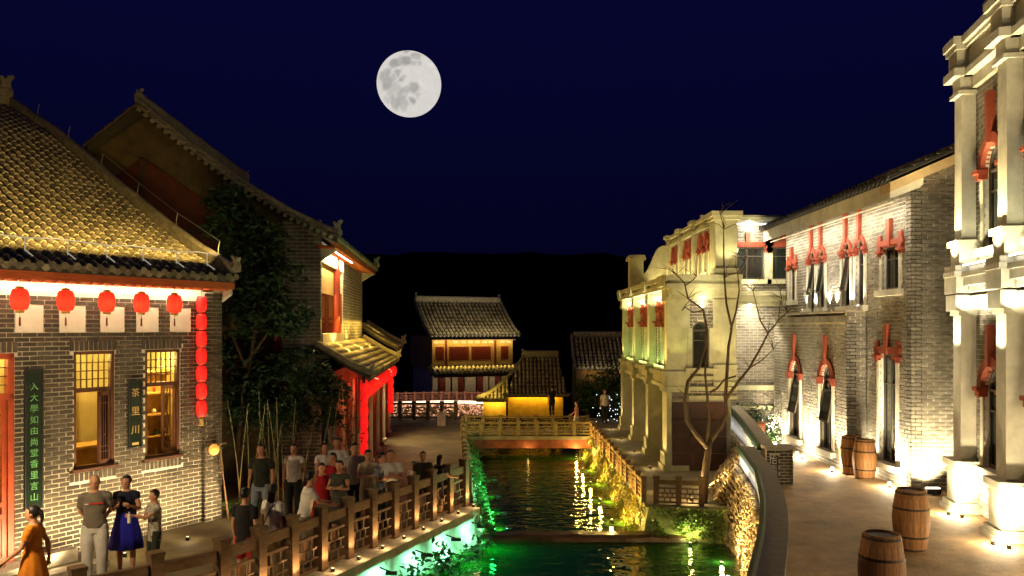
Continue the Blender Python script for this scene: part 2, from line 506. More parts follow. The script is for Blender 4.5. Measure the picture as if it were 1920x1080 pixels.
# moon
mo = MB(); mo.ell((0,0,0), 36, 36, 36, 96, 64)
mme = mo.mesh("moon", None, True)
blobs = [(-0.02,0.84,0.09,.6),(0.30,0.66,0.15,.55),(0.36,0.60,0.10,.4),(0.02,0.45,0.17,.8),(-0.12,0.52,0.12,.5),(-0.34,0.38,0.17,.75),(-0.22,0.40,0.15,.6),(0.42,0.40,0.07,.5),(0.24,0.36,0.09,.4),
         (-0.62,0.02,0.22,.6),(-0.55,-0.20,0.20,.65),(-0.40,-0.08,0.14,.45),(-0.22,0.10,0.09,.6),(-0.20,-0.02,0.05,.8),(-0.12,-0.16,0.07,.6),(-0.02,-0.06,0.05,.4),(-0.30,-0.35,0.16,.4),(-0.42,-0.48,0.12,.4),
         (0.26,-0.36,0.15,.65),(0.34,-0.32,0.09,.5),(0.05,-0.44,0.12,.5),(-0.10,-0.55,0.16,.55),(-0.32,-0.68,0.20,.55),(-0.12,-0.76,0.16,.5),(0.20,-0.70,0.09,.7),(0.36,-0.52,0.08,.4),(-0.60,-0.60,0.12,.35)]
bright = [(-0.18,0.17,0.035),(-0.45,0.0,0.04),(-0.58,-0.56,0.035),(-0.31,-0.57,0.05),(-0.03,-0.55,0.04),(0.12,-0.53,0.035),(0.72,0.43,0.06),(0.45,-0.25,0.06)]
ca = mme.color_attributes.new("albedo", 'FLOAT_COLOR', 'POINT')
for i, v in enumerate(mme.vertices):
    x, z = v.co.x/36, v.co.z/36
    wx = x + 0.045*noise.noise(V(x*7, z*7, 1)); wz = z + 0.045*noise.noise(V(x*7, z*7, 9))
    d = 0
    for bx, bz, r_, k_ in blobs:
        q = math.hypot(wx-bx, wz-bz)/r_
        d = max(d, k_*max(0, min(1, (1.25-q)/0.5)))
    s_ = 0.78 + 0.06*noise.noise(V(x*5, z*5, 3)) - 0.46*d + 0.06*noise.noise(V(x*16, z*16, 5))
    for bx, bz, r_ in bright:
        q = math.hypot(x-bx, z-bz)/r_
        s_ += 0.22*math.exp(-q*q)
    s_ = max(0.2, min(0.86, s_))
    ca.data[i].color = (s_, s_*0.95, s_*0.885, 1)
mm = bpy.data.materials.new("moon_regolith"); mm.use_nodes = True
N = mm.node_tree.nodes; L = mm.node_tree.links
at_ = N.new("ShaderNodeAttribute"); at_.attribute_name = "albedo"
bs = N["Principled BSDF"]
bs.inputs["Base Color"].default_value = (0,0,0,1); bs.inputs["Specular IOR Level"].default_value = 0
L.new(at_.outputs["Color"], bs.inputs["Emission Color"]); bs.inputs["Emission Strength"].default_value = 0.88
mme.materials.append(mm)
moon = link("moon", mme); moon.location = (-115.8, 900, 278.3)
tag(moon, "full pale grey moon with darker patches high in the night sky", "moon")

# ---------------------------------------------------------------- plants on the banks
def leaf_mesh(name, pts, size, m, parent=None, droop=0.5, normal=None, rnd=random, aspect=2.0):
    """one mesh of many folded leaves at the given points"""
    mb = MB()
    for p in pts:
        s_ = size*rnd.uniform(0.6, 1.4)
        a = Vector((rnd.uniform(-1,1), rnd.uniform(-1,1), rnd.uniform(-1,0.6)*droop*1.6))
        if normal is not None: a += normal*0.8
        if a.length < .1: a = V(1,0,0)
        a.normalize()
        b = a.cross(Vector((rnd.uniform(-1,1), rnd.uniform(-1,1), rnd.uniform(-1,1))))
        if b.length < .05: b = a.cross(V(0,0,1))
        b.normalize()
        c = a.cross(b)*0.15
        p = Vector(p)
        mb.add([p, p+a*s_*0.5+b*s_/aspect*0.5+c*s_, p+a*s_, p+a*s_*0.5-b*s_/aspect*0.5+c*s_], [(0,1,2),(0,2,3)])
    return mb.build(name, m, parent, fix=False)

rl = random.Random(3)
def along(pts, t):
    n = len(pts)-1
    x = max(0, min(n-1e-6, t*n)); i = int(x); return pts[i].lerp(pts[i+1], x-i)
pts = []
outl = offset_line(RAIL_ALL, 0.48)
for _ in range(3800):
    t = rl.uniform(0.2, 1); z = rl.uniform(-0.9, -0.22)
    if noise.noise(V(t*22, z*1.6, 0)) + 1.0*(-z-0.55) < rl.uniform(-0.25, 0.45): continue
    p = along(outl, t)
    pts.append((p.x+0.14*(-z-0.3)+rl.uniform(-0.05,0.22), p.y+rl.uniform(-0.1,0.1), z))
tag(leaf_mesh("climbing_plant", pts, 0.13, M_ivy, normal=V(0.7,-0.3,0.2)), "ferns and creepers growing on the canal wall under the ledge", None, kind="stuff")
pts = []
for _ in range(1900):
    t = rl.random()**1.3; z = rl.uniform(-0.72, -0.02)
    p = along(BANK[:4], t)
    pts.append((p.x+0.04-z*0.5+rl.uniform(-0.03,0.12), p.y+rl.uniform(-0.3,0.3), z))
tag(leaf_mesh("climbing_plant", pts, 0.11, M_ivy, normal=V(0.7,-0.3,0.1)), "creepers hanging down the bank wall between weir and bridge", None, kind="stuff")
# warm grass on the right bank
g = MB()
for _ in range(6500):
    t = rl.random()
    y = 18.7 + 11.6*t
    x = 3.16 - 0.012*(y-18.6)
    z = rl.uniform(-0.70, 0.0)
    if noise.noise(V(y*0.9, z*2, 7)) < -0.28: continue
    p = V(x - rl.uniform(0.02, 0.55)*(0.15-z), y, z)
    if 28 < y: p.x -= 0.10*rl.random()
    d = V(rl.uniform(-0.8,0.1), rl.uniform(-0.9,0.3), rl.uniform(-0.4,0.9)).normalized()*rl.uniform(0.10,0.24)
    s_ = d.cross(V(0,0,1)).normalized()*0.013
    g.add([p-s_, p+s_, p+d+V(0,0,-0.03)], [(0,1,2)])
tag(g.build("bank_grass", M_bankgrass, fix=False), "yellowish grass hanging over the canal bank under the rail", None, kind="stuff")
pts = []
for _ in range(1500):
    x = rl.uniform(3.2, 4.75); z = rl.uniform(-0.72, -0.03)
    if noise.noise(V(x*2.4, z*2.4, 2)) < -0.1 - 0.4*(x > 4.3): continue
    pts.append((x, 18.55-(x-3.2)*0.17-0.10-rl.uniform(0,0.2), z))
tag(leaf_mesh("bank_shrub", pts, 0.10, mat("bank_leaf", (0.10,0.15,0.03), 0.6, 0.4, 5, island=0.5), normal=V(0,-0.7,0.2)), "green plants covering the short bank under the corner rail", None, kind="stuff")
# ================================================================ building kit
Z = V(0, 0, 1)
def brick_acc(root, bl=0.29, bh=0.10, j=0.016):
    return dict(root=root, mort=MB(), full=[], rest=MB(), bl=bl, bh=bh, j=j)

def brickwork(acc, o, u, W, z0, z1, ops=(), depth=0.22, bricks=True):
    """a wall face: mortar sheet with openings and reveals, courses of bricks standing proud. n is u turned a quarter left"""
    o = Vector(o); u = Vector(u).normalized(); n = V(-u.y, u.x, 0)
    bl, bh, j = acc['bl'], acc['bh'], acc['j']
    mo_ = MB()
    us = sorted({0, W, *[max(0, min(W, a)) for q in ops for a in q[:2]]})
    vs = sorted({z0, z1, *[max(z0, min(z1, a)) for q in ops for a in q[2:4]]})
    def blocked(a, z):
        return any(q[0] < a < q[1] and q[2] < z < q[3] for q in ops)
    P = lambda a, z, d=0.0: o + u*a + Z*z + n*d
    for zi in range(len(vs)-1):
        za, zb = vs[zi], vs[zi+1]; zc = (za+zb)/2
        run = None
        for ui in range(len(us)):
            b_ = ui == len(us)-1 or blocked((us[ui]+us[ui+1])/2, zc)
            if not b_ and run is None: run = us[ui]
            if b_ and run is not None:
                mo_.quad(P(run, za), P(us[ui], za), P(us[ui], zb), P(run, zb))
                mo_.quad(P(run, za, -depth), P(run, zb, -depth), P(us[ui], zb, -depth), P(us[ui], za, -depth))
                run = None
        for ui in range(len(us)):   # vertical reveals
            l_ = True if ui == 0 else blocked((us[ui-1]+us[ui])/2, zc)
            r_ = True if ui == len(us)-1 else blocked((us[ui]+us[ui+1])/2, zc)
            if l_ != r_:
                mo_.quad(P(us[ui], za), P(us[ui], zb), P(us[ui], zb, -depth), P(us[ui], za, -depth))
    for ui in range(len(us)-1):
        uc = (us[ui]+us[ui+1])/2
        for zi in range(len(vs)):
            l_ = True if zi == 0 else blocked(uc, (vs[zi-1]+vs[zi])/2)
            r_ = True if zi == len(vs)-1 else blocked(uc, (vs[zi]+vs[zi+1])/2)
            if l_ != r_:
                mo_.quad(P(us[ui], vs[zi]), P(us[ui+1], vs[zi]), P(us[ui+1], vs[zi], -depth), P(us[ui], vs[zi], -depth))
    acc.setdefault('sheets', []).append(mo_)
    if not bricks: return
    ang = math.atan2(u.y, u.x)
    for k in range(int((z1-z0+1e-6)/bh)):
        za = z0+k*bh+j/2; zb = za+bh-j; zc = (za+zb)/2
        cuts = sorted([(q[0], q[1]) for q in ops if q[2] < zb-0.01 and q[3] > za+0.01])
        ivs = []; a = 0
        for c0, c1 in cuts:
            if c0 > a: ivs.append((a, c0))
            a = max(a, c1)
        if a < W: ivs.append((a, W))
        off = (k % 2)*bl/2
        for a, b in ivs:
            x = math.floor((a-off)/bl)*bl+off
            while x < b:
                xa = max(a, x)+(j/2 if x >= a else 0); xb = min(b, x+bl)-(j/2 if x+bl <= b else 0)
                if xb-xa > 0.035:
                    jit = random.uniform(-0.0025, 0.0025)
                    if abs((xb-xa)-(bl-j)) < 1e-4:
                        acc['full'].append((o+u*(xa+xb)/2+Z*zc+n*(0.004+jit), ang))
                    else:
                        brick_box(acc['rest'], o, u, n, xa, xb, za, zb, 0.009+jit)
                x += bl

def brick_box(mb, o, u, n, xa, xb, za, zb, pr):
    q = [o+u*xa+Z*za, o+u*xb+Z*za, o+u*xb+Z*zb, o+u*xa+Z*zb]
    mb.add([p-n*0.01 for p in q]+[p+n*pr for p in q], [(4,5,6,7),(0,1,5,4),(1,2,6,5),(2,3,7,6),(3,0,4,7)])

def brick_done(acc, mbrick, mmortar, keep=300, only_view=True):
    root = acc['root']
    bl, bh, j = acc['bl'], acc['bh'], acc['j']
    for sh_ in acc['sheets']: sh_.build("wall", mmortar, root)
    if acc['mort'].v: tag(acc['mort'].build("soldier_bed", mmortar, root), kind="stuff")
    M = root_matrix(root)
    full = acc['full']
    sc_ = []
    for i, (c, a) in enumerate(full):
        w_ = M @ c
        n_ = M.to_3x3() @ V(-math.sin(a), math.cos(a), 0)
        to = (cam.location - w_)
        facing = n_.dot(to.normalized())
        sc_.append((-(facing/to.length**2) if in_view(w_) and facing > 0.05 else 1, i))
    sc_.sort()
    pick = {i for s_, i in sc_[:keep] if s_ < 0}
    me = MB()
    brick_box(me, V(0,0,0), V(1,0,0), V(0,1,0), -(bl-j)/2, (bl-j)/2, -(bh-j)/2, (bh-j)/2, 0.006)
    bmesh_ = me.mesh("brick", mbrick)
    for i, (c, a) in enumerate(full):
        if i in pick:
            b = link("brick", bmesh_, root); b.location = c; b.rotation_euler = (0, 0, a)
        else:
            u = V(math.cos(a), math.sin(a), 0); n = V(-u.y, u.x, 0)
            brick_box(acc['rest'], c, u, n, -(bl-j)/2, (bl-j)/2, -(bh-j)/2, (bh-j)/2, 0.006)
    o = acc['rest'].build("brick_courses", mbrick, root, fix=False)
    tag(o, kind="stuff")

def soldier(acc, o, u, x0, x1, z0, z1, pitch=0.09):
    u = Vector(u); n = V(-u.y, u.x, 0); o = Vector(o)
    k = max(1, round((x1-x0)/pitch)); p = (x1-x0)/k
    for i in range(k):
        brick_box(acc['rest'], o, u, n, x0+i*p+0.008, x0+(i+1)*p-0.008, z0+0.01, z1-0.01, 0.008)
    acc['mort'].quad(o+u*x0+Z*z0, o+u*x1+Z*z0, o+u*x1+Z*z1, o+u*x0+Z*z1)

def tile_arc(mb, L, r, lift=0.022, seg=5, M=None):
    vs = []
    for y, rr, zz in ((0, r, lift), (L*1.06, r*0.9, 0.0)):
        for i in range(seg+1):
            g = PI*i/seg
            vs.append(V(-rr*math.cos(g), y, rr*1.15*math.sin(g)+zz))
    fs = [(i, i+1, seg+2+i, seg+1+i) for i in range(seg)]
    vs += [V(-r*0.72*math.cos(PI*i/seg), 0, r*0.80*math.sin(PI*i/seg)+lift) for i in range(seg+1)]
    b = 2*(seg+1)
    fs += [(b+i, b+i+1, i+1, i) for i in range(seg)]
    vs += [V(-r, 0, 0), V(r, 0, 0)]
    if M is not None: vs = [M @ v for v in vs]
    mb.add(vs[:-2], fs)

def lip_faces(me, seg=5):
    """the lower rim of every tile is paler than its back"""
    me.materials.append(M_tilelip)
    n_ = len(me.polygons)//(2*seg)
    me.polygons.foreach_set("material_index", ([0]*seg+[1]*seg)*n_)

def tiled_roof(root, o, e, dv, width, prof, pitch=0.21, row=0.24, r=0.068, keep=0, mtile=None, mbed=None, name="roof", ends=True, taper=(0,0)):
    """barrel tiles over a stepped bed; o eave corner, e along the eave, dv inward, prof (distance in, height)"""
    o = Vector(o); e = Vector(e).normalized(); dv = Vector(dv).normalized()
    mtile = mtile or M_tile; mbed = mbed or M_tiledark
    pts = [o+dv*d+Z*z for d, z in prof]
    arc = [0]
    for a, b in zip(pts, pts[1:]): arc.append(arc[-1]+(b-a).length)
    def at_len(s_):
        s_ = max(0, min(arc[-1]-1e-6, s_))
        for i in range(len(arc)-1):
            if s_ <= arc[i+1]:
                return pts[i].lerp(pts[i+1], (s_-arc[i])/(arc[i+1]-arc[i]))
    nr = int(arc[-1]/row)
    row = arc[-1]/nr
    bed = MB()
    rowpts = [at_len(i*row) for i in range(nr+1)]
    for i in range(nr):
        a, b = rowpts[i], rowpts[i+1]
        up = e.cross((b-a).normalized()); up = up if up.z > 0 else -up
        lo = a+up*0.02
        l0, l1, r0, r1 = taper[0]*i/nr, taper[0]*(i+1)/nr, width-taper[1]*i/nr, width-taper[1]*(i+1)/nr
        bed.quad(lo+e*l0, lo+e*r0, b+e*r1, b+e*l1)
        bed.quad(a-up*0.01+e*l0, a-up*0.01+e*r0, lo+e*r0, lo+e*l0)
    # underside and edges
    th = V(0,0,-0.10)
    for i in range(nr):
        a, b = rowpts[i]+th, rowpts[i+1]+th
        l0, l1, r0, r1 = taper[0]*i/nr, taper[0]*(i+1)/nr, width-taper[1]*i/nr, width-taper[1]*(i+1)/nr
        bed.quad(a+e*l0, b+e*l1, b+e*r1, a+e*r0)
        for k0, k1 in ((l0, l1), (r0, r1)):
            bed.quad(a+e*k0, b+e*k1, b-th+e*k1, a-th+e*k0)
    bed.quad(rowpts[0]+th, rowpts[0]+th+e*width, rowpts[0]+e*width, rowpts[0])
    bed_o = bed.build(name, mbed, root)
    nc = int(width/pitch); pitch = width/nc
    M = root_matrix(root) if root else Matrix.Identity(4)
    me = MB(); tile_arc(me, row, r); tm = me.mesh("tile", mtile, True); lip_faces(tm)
    cand = []
    for c in range(nc+1):
        x = c*pitch
        for i in range(nr):
            if x < taper[0]*(i+0.6)/nr or x > width-taper[1]*(i+0.6)/nr: continue
            a, b = rowpts[i]+e*x, rowpts[i+1]+e*x
            t = (b-a).normalized(); up = e.cross(t); up = up if up.z > 0 else -up
            sd_ = t.cross(up)
            jx = random.uniform(-0.006, 0.006)
            mtx = Matrix(((sd_.x, t.x, up.x, a.x+sd_.x*jx), (sd_.y, t.y, up.y, a.y+sd_.y*jx), (sd_.z, t.z, up.z, a.z+0.005), (0,0,0,1)))
            wp = M @ a
            cand.append(((cam.location-wp).length if in_view(wp) else 1e9, mtx))
    order = sorted(range(len(cand)), key=lambda i: cand[i][0])
    pick = {i for i in order[:keep] if cand[i][0] < 1e8}
    rest = MB()
    for i, (d, mtx) in enumerate(cand):
        if i in pick:
            q = link("tile", tm, root); q.matrix_local = mtx
        else:
            tile_arc(rest, row, r, M=mtx)
    if rest.v:
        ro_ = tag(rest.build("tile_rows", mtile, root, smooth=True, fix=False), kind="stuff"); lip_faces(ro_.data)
    if ends:   # round end discs and drip tiles along the eave
        em = MB(); em.lathe([(r*0.2,0.0),(r*1.05,0.0),(r*1.05,0.03)], 10)
        ed = MB()
        a, b = rowpts[0], rowpts[1]; t = (b-a).normalized()
        q = (-dv).to_track_quat('Z', 'Y').to_matrix()
        for c in range(nc+1):
            p = rowpts[0]+e*(c*pitch)+Z*0.03-dv*0.02
            ed.add([p + q @ Vector(v) for v in em.v], em.f)
            if c < nc:
                m_ = p+e*pitch*0.5-Z*0.02
                k_ = [(-0.45,0.03),(0.45,0.03),(0.40,-0.03),(0.2,-0.08),(0,-0.10),(-0.2,-0.08),(-0.40,-0.03)]
                ed.prism([(x_*pitch, z_) for x_, z_ in k_], m_, e, Z, -dv, 0, 0.015)
        tag(ed.build("eave_tile", mtile, root), kind="stuff")
    return rowpts

def finial(name, root, loc, s=1.0, rz=0.0, m=None):
    """curled ridge-end ornament"""
    mb = MB()
    prof = [(-0.16,0),(0.16,0),(0.17,0.16),(0.10,0.30),(0.11,0.42),(0.20,0.55),(0.16,0.60),(0.04,0.55),(-0.04,0.44),(-0.10,0.52),(-0.17,0.50),(-0.12,0.36),(-0.18,0.2)]
    mb.prism([(a*s, b*s) for a, b in prof], V(0,0,0), V(1,0,0), Z, V(0,1,0), -0.07*s, 0.07*s)
    ob = mb.build(name, m or M_ridge, root); ob.location = loc; ob.rotation_euler = (0,0,rz)
    return ob

def ridge_line(root, pts, w, h, m=None, name="ridge", cap=True):
    mb = MB()
    pts = [Vector(p) for p in pts]
    for a, b in zip(pts, pts[1:]):
        d = b-a; n_ = max(1, int(d.length/0.45))
        for i in range(n_):
            p, q = a+d*(i/n_), a+d*((i+0.985)/n_)
            mb.bar(p+Z*h*0.42, q+Z*h*0.42, w*0.8, h*0.84)
            if cap: mb.tube([p+Z*h*0.9, q+Z*h*0.9], w*0.42, 8)
    return mb.build(name, m or M_ridge, root)

# ================================================================ tea house (left)
ua = V(0.522, 0.853, 0).normalized()
A = thing("tea_house", "single-storey grey brick tea house with golden lit tiled roof and hanging lanterns", "building",
          (-6.35, 17.32, 0), math.atan2(-ua.y, -ua.x))
acc = brick_acc(A, 0.255, 0.082, 0.017)
winA = [(0.95, 1.745), (2.38, 3.175)]
opsA = []
for a, b in winA:
    opsA += [(a, b, 1.50, 3.67), (a-0.03, b+0.08, 3.67, 3.87), (a-0.03, b+0.08, 1.27, 1.50)]
opsA += [(4.20, 5.50, 0.02, 3.67), (4.15, 5.6, 3.67, 3.87)]
brickwork(acc, (0,0,0), (1,0,0), 7.6, 0, 4.74, opsA)
for a, b in winA:
    soldier(acc, (0,0,0), (1,0,0), a-0.03, b+0.08, 3.67, 3.87)
    soldier(acc, (0,0,0), (1,0,0), a-0.03, b+0.08, 1.27, 1.44)
soldier(acc, (0,0,0), (1,0,0), 4.15, 5.6, 3.67, 3.87)
brickwork(acc, (0.0,0.10,0), (1,0,0), 0.43, 0, 4.86, (), 0.10)
brickwork(acc, (0.43,0.10,0), (0,-1,0), 0.10, 0, 4.74, (), 0.05)
brickwork(acc, (0,-8.5,0), (0,1,0), 8.6, 0, 5.0, (), 0.2)
brick_done(acc, M_brickA, M_mortar, 300)
MB().box(0.43,7.6,-0.05,0.012,4.74,5.02).build("frieze", M_plaster, A)
MB().box(-0.10,7.6,-0.3,0.30,5.02,5.05).build("soffit", M_fascia, A)
MB().box(-0.14,7.6,0.285,0.345,4.93,5.19).build("eave_board", M_fascia, A)
rf = MB().tube([(0,-0.1,0),(0,0.30,-0.02)], 0.042, 8).mesh("rafter", M_fascia, True)
for i in range(34):
    q = link("rafter", rf, A); q.location = (0.02+i*0.215, 0, 4.95)
# corner bracket block
MB().prism([(0,0),(0.30,0.16),(0.30,0.34),(0,0.34)], V(-0.02,0,4.66), V(0,1,0), Z, V(-1,0,0), 0, 0.10).build("corner_bracket", M_ledge, A)
profA = [(0,5.17),(1.04,5.62),(2.17,6.22),(4.22,7.40),(6.78,8.95),(9.15,10.15)]
rows = tiled_roof(A, (-0.14,0.36,0), (1,0,0), (0,-1,0), 7.6, profA, 0.215, 0.235, 0.064, keep=300)
ridge_line(A, [V(-0.10,0.36-d,z+0.02) for d, z in profA], 0.20, 0.26, name="verge_ridge")
ridge_line(A, [V(-0.10,0.36-9.15,10.15), V(7.5,0.36-9.15,10.15)], 0.26, 0.5)
finial("ridge_finial", A, (0.02,0.36-9.15,10.45), 1.0, PI)
finial("corner_finial", A, (-0.12,0.42,5.30), 0.62, -PI/2)
# gable wall above the end brickwork
gp = [(0.36-d-0.1, z-0.12) for d, z in profA if d > 0.3]
MB().prism([(0.0,5.0)]+gp+[(-8.9,5.0)], V(0.02,0,0), V(0,1,0), Z, V(1,0,0), 0, 0.15).build("gable_wall", M_ochred, A)
# plaques over the windows
pq = MB().box(-0.235,0.235,0,0.03,4.02,4.50).mesh("plaque", M_plaster)
for c in (0.965, 1.71, 2.445, 3.21, 3.97, 4.72, 5.47):
    q = link("plaque", pq, A); q.location = (c, 0.012, 0)
# windows
def lattice_window(a, b, z0, z1, zt, open_side):
    w_ = MB()
    for bx in ((a,a+0.06,z0,z1),(b-0.06,b,z0,z1),(a,b,z1-0.06,z1),(a,b,z0,z0+0.05),(a,b,zt-0.04,zt+0.04)):
        w_.box(bx[0],bx[1],-0.12,-0.02,bx[2],bx[3])
    win = w_.build("window", M_brownwood, A)
    MB().box(a-0.05,b+0.05,-0.1,0.06,z0-0.05,z0+0.001).build("sill", M_brownwood, win)
    n_ = 6; m_ = 4
    iw = (b-a-0.12); ih = (z1-0.06-zt-0.04)
    lat = MB()
    for i in range(1, n_): lat.box(a+0.06+iw*i/n_-0.009, a+0.06+iw*i/n_+0.009, -0.085,-0.06, zt+0.04, z1-0.06)
    for i in range(1, m_): lat.box(a+0.06, b-0.06, -0.083,-0.062, zt+0.04+ih*i/m_-0.009, zt+0.04+ih*i/m_+0.009)
    lat.build("transom_lattice", M_brownwood, win)
    pane = MB().box(-iw/n_/2+0.01, iw/n_/2-0.01, -0.002, 0.002, -ih/m_/2+0.01, ih/m_/2-0.01).mesh("pane", clear_glass())
    for i in range(n_):
        for k in range(m_):
            q = link("pane", pane, win); q.location = (a+0.06+iw*(i+.5)/n_, -0.073, zt+0.04+ih*(k+.5)/m_)
    # casement sash, swung open
    sw = (b-a-0.12)*0.5; sh = zt-0.04-z0-0.05
    for side, ang in open_side:
        s_ = MB()
        for bx in ((0,0.07,0,sh),(sw-0.07,sw,0,sh),(0,sw,0,0.08),(0,sw,sh-0.08,sh)):
            s_.box(bx[0],bx[1],-0.02,0.02,bx[2],bx[3])
        for i in (1, 2): s_.box(0.07+(sw-0.14)*i/3-0.008, 0.07+(sw-0.14)*i/3+0.008, -0.012,0.012, 0.08, sh-0.08)
        for i in (0.12, 0.2, 0.88): s_.box(0.07, sw-0.07, -0.0115,0.0115, 0.08+(sh-0.16)*i-0.008, 0.08+(sh-0.16)*i+0.008)
        so_ = s_.build("sash", M_brownwood, win)
        x0 = a+0.06 if side < 0 else b-0.06
        so_.location = (x0, -0.06, z0+0.05)
        so_.rotation_euler = (0, 0, R(ang) if side < 0 else PI-R(ang))
        pg = MB().box(0.07, sw-0.07, -0.002, 0.002, 0.08, sh-0.08).build("pane", clear_glass(), win)
        pg.location = so_.location; pg.rotation_euler = so_.rotation_euler
lattice_window(2.38, 3.175, 1.50, 3.67, 2.95, [(-1, 22), (1, -75)])
lattice_window(0.95, 1.745, 1.50, 3.67, 2.97, [(-1, -70), (1, -80)])
# door with lit transom
d_ = MB()
for bx in ((4.20,4.30,0.05,3.67),(5.40,5.50,0.05,3.67),(4.2,5.5,3.57,3.67),(4.2,5.5,2.88,2.98),(4.2,5.5,0.02,0.12)):
    d_.box(bx[0],bx[1],-0.14,-0.01,bx[2],bx[3])
M_door = mat("door_red_timber", (0.34,0.055,0.018), 0.45, 0.25, 6, 0.15, 40)
dor = d_.build("door", M_door, A)
lt = MB()
for i in range(1, 8): lt.box(4.3+1.1*i/8-0.01, 4.3+1.1*i/8+0.01, -0.09,-0.06, 2.98, 3.57)
for i in range(1, 4): lt.box(4.3, 5.4, -0.088,-0.062, 2.98+0.59*i/4-0.01, 2.98+0.59*i/4+0.01)
lt.build("transom_lattice", M_brownwood, dor)
for k in (0, 1):
    x0 = 4.30+0.55*k
    lf = MB()
    for bx in ((x0,x0+0.08,0.12,2.88),(x0+0.47,x0+0.55,0.12,2.88)): lf.box(bx[0],bx[1],-0.11,-0.05,bx[2],bx[3])
    for z_ in (0.12, 0.85, 1.05, 2.80): lf.box(x0+0.08,x0+0.47,-0.11,-0.05,z_,z_+0.08)
    lf.box(x0+0.08,x0+0.47,-0.10,-0.07,0.2,0.85)
    le = lf.build("door_leaf", M_door, dor)
    l2 = MB()
    for i in range(1, 4): l2.box(x0+0.08+0.39*i/4-0.008, x0+0.08+0.39*i/4+0.008, -0.09,-0.07, 1.13, 2.80)
    for i in range(1, 9): l2.box(x0+0.08, x0+0.47, -0.089,-0.071, 1.13+1.67*i/9-0.008, 1.13+1.67*i/9+0.008)
    l2.build("leaf_lattice", M_brownwood, dor)
MB().box(4.1,5.6,-0.2,0.5,0.004,0.10).build("door_step", M_ledge, A)
# room behind the windows
M_room = mat("yellow_room_plaster", (0.62,0.50,0.25), 0.9, 0.1, 3)
rm = MB()
rm.quad((0.5,-2.6,0.3),(5.8,-2.6,0.3),(5.8,-2.6,4.2),(0.5,-2.6,4.2))
rm.quad((0.5,-2.6,4.2),(5.8,-2.6,4.2),(5.8,-0.23,4.2),(0.5,-0.23,4.2))
rm.quad((0.5,-2.6,0.3),(0.5,-0.23,0.3),(5.8,-0.23,0.3),(5.8,-2.6,0.3))
rm.quad((0.5,-2.6,0.3),(0.5,-2.6,4.2),(0.5,-0.23,4.2),(0.5,-0.23,0.3))
rm.quad((5.8,-2.6,0.3),(5.8,-0.23,0.3),(5.8,-0.23,4.2),(5.8,-2.6,4.2))
rm.build("room_lining", M_room, A)
M_shelfwood = mat("pale_shelf_timber", (0.42,0.22,0.06), 0.6, 0.25, 6)
def shelf_unit(x0, x1, y0, z0, z1, nsh):
    s_ = MB()
    s_.box(x0,x0+0.04,y0,y0+0.35,z0,z1); s_.box(x1-0.04,x1,y0,y0+0.35,z0,z1); s_.box(x0+0.04,x1-0.04,y0,y0+0.02,z0,z1)
    for i in range(nsh+1):
        z_ = z0+(z1-z0-0.03)*i/nsh; s_.box(x0+0.04,x1-0.04,y0+0.02,y0+0.34,z_,z_+0.03)
    t = tag(s_.build("shelf_unit", M_shelfwood), "pale timber shelf unit inside the tea house %s" % ("seen through the window beside the lantern string" if x0 < 2 else "seen through the window beside the doorway"), "shelf")
    t.parent = None; t.matrix_world = root_matrix(A)
    r_ = random.Random(int(x0*10))
    for i in range(nsh):
        z_ = z0+(z1-z0-0.03)*i/nsh+0.03
        x_ = x0+0.12
        while x_ < x1-0.12:
            rr = r_.uniform(0.03,0.055); hh = r_.uniform(0.10,0.22)
            jr = MB().lathe([(rr*0.7,0),(rr,hh*0.3),(rr,hh*0.7),(rr*0.45,hh*0.85),(rr*0.5,hh)], 10).build("tea_jar", r_.choice([M_redwood, M_gold, M_plaster, M_greencap]))
            jr.matrix_world = root_matrix(A) @ Matrix.Translation((x_, y0+0.18, z_))
            tag(jr, "small tea jar on the shelves %s" % ("behind the window beside the lantern string" if x0 < 2 else "behind the window beside the doorway"), "jar", "tea jars on the shelves")
            x_ += r_.uniform(0.16,0.26)
shelf_unit(0.55, 1.25, -1.15, 0.4, 3.2, 6)
shelf_unit(2.05, 3.1, -2.3, 0.4, 3.3, 6)
cn = MB().box(1.7,3.9,-1.3,-0.8,0.32,1.75).box(1.65,3.95,-1.35,-0.75,1.75,1.80).build("counter", M_shelfwood)
cn.matrix_world = root_matrix(A); tag(cn, "pale timber counter inside the tea house", "counter")
lamp('POINT', "room_lamp", (1.0,-0.5,3.45), 170, (1.0,0.74,0.22), A, size=0.12)
lamp('POINT', "room_lamp", (3.0,-0.7,3.7), 170, (1.0,0.74,0.22), A, size=0.12)
lamp('POINT', "room_lamp", (4.9,-1.0,3.7), 70, (1.0,0.74,0.22), A, size=0.12)
# light strip under the eave
MB().box(0.45,7.4,0.17,0.19,4.985,5.005).build("light_strip", M_strip, A)
lamp('AREA', "strip_glow", (3.9,0.22,4.90), 75, (1.0,0.84,0.58), A, (0,-0.35,-0.93), 6.8, size_y=0.05)
# LED tube on stands along the roof edge
rt = thing("rope_light", "white tube light on short stands along the tea house eave", "light", A.location, A.rotation_euler[2])
def roof_z(d):
    for (a, za), (b, zb) in zip(profA, profA[1:]):
        if a <= d <= b: return za+(zb-za)*(d-a)/(b-a)
    return profA[-1][1]
dd = 0.42
MB().tube([(x*0.5-0.02, 0.36-dd, roof_z(dd)+0.34+0.02*math.sin(x*2.1)) for x in range(0, 15)], 0.011, 6).build("tube", M_tubeled, rt)
for i in range(10):
    x = 0.25+i*0.75
    MB().bar((x,0.36-dd,roof_z(dd)+0.08),(x,0.36-dd,roof_z(dd)+0.34),0.014).bar((x,0.36-dd,roof_z(dd)+0.12),(x,0.36-dd+0.25,roof_z(dd-0.25)+0.1),0.016).build("stand", M_tubeled, rt)
vt = thing("wire_light", "thin wire on hooked stands above the tea house verge ridge", "light", A.location, A.rotation_euler[2])
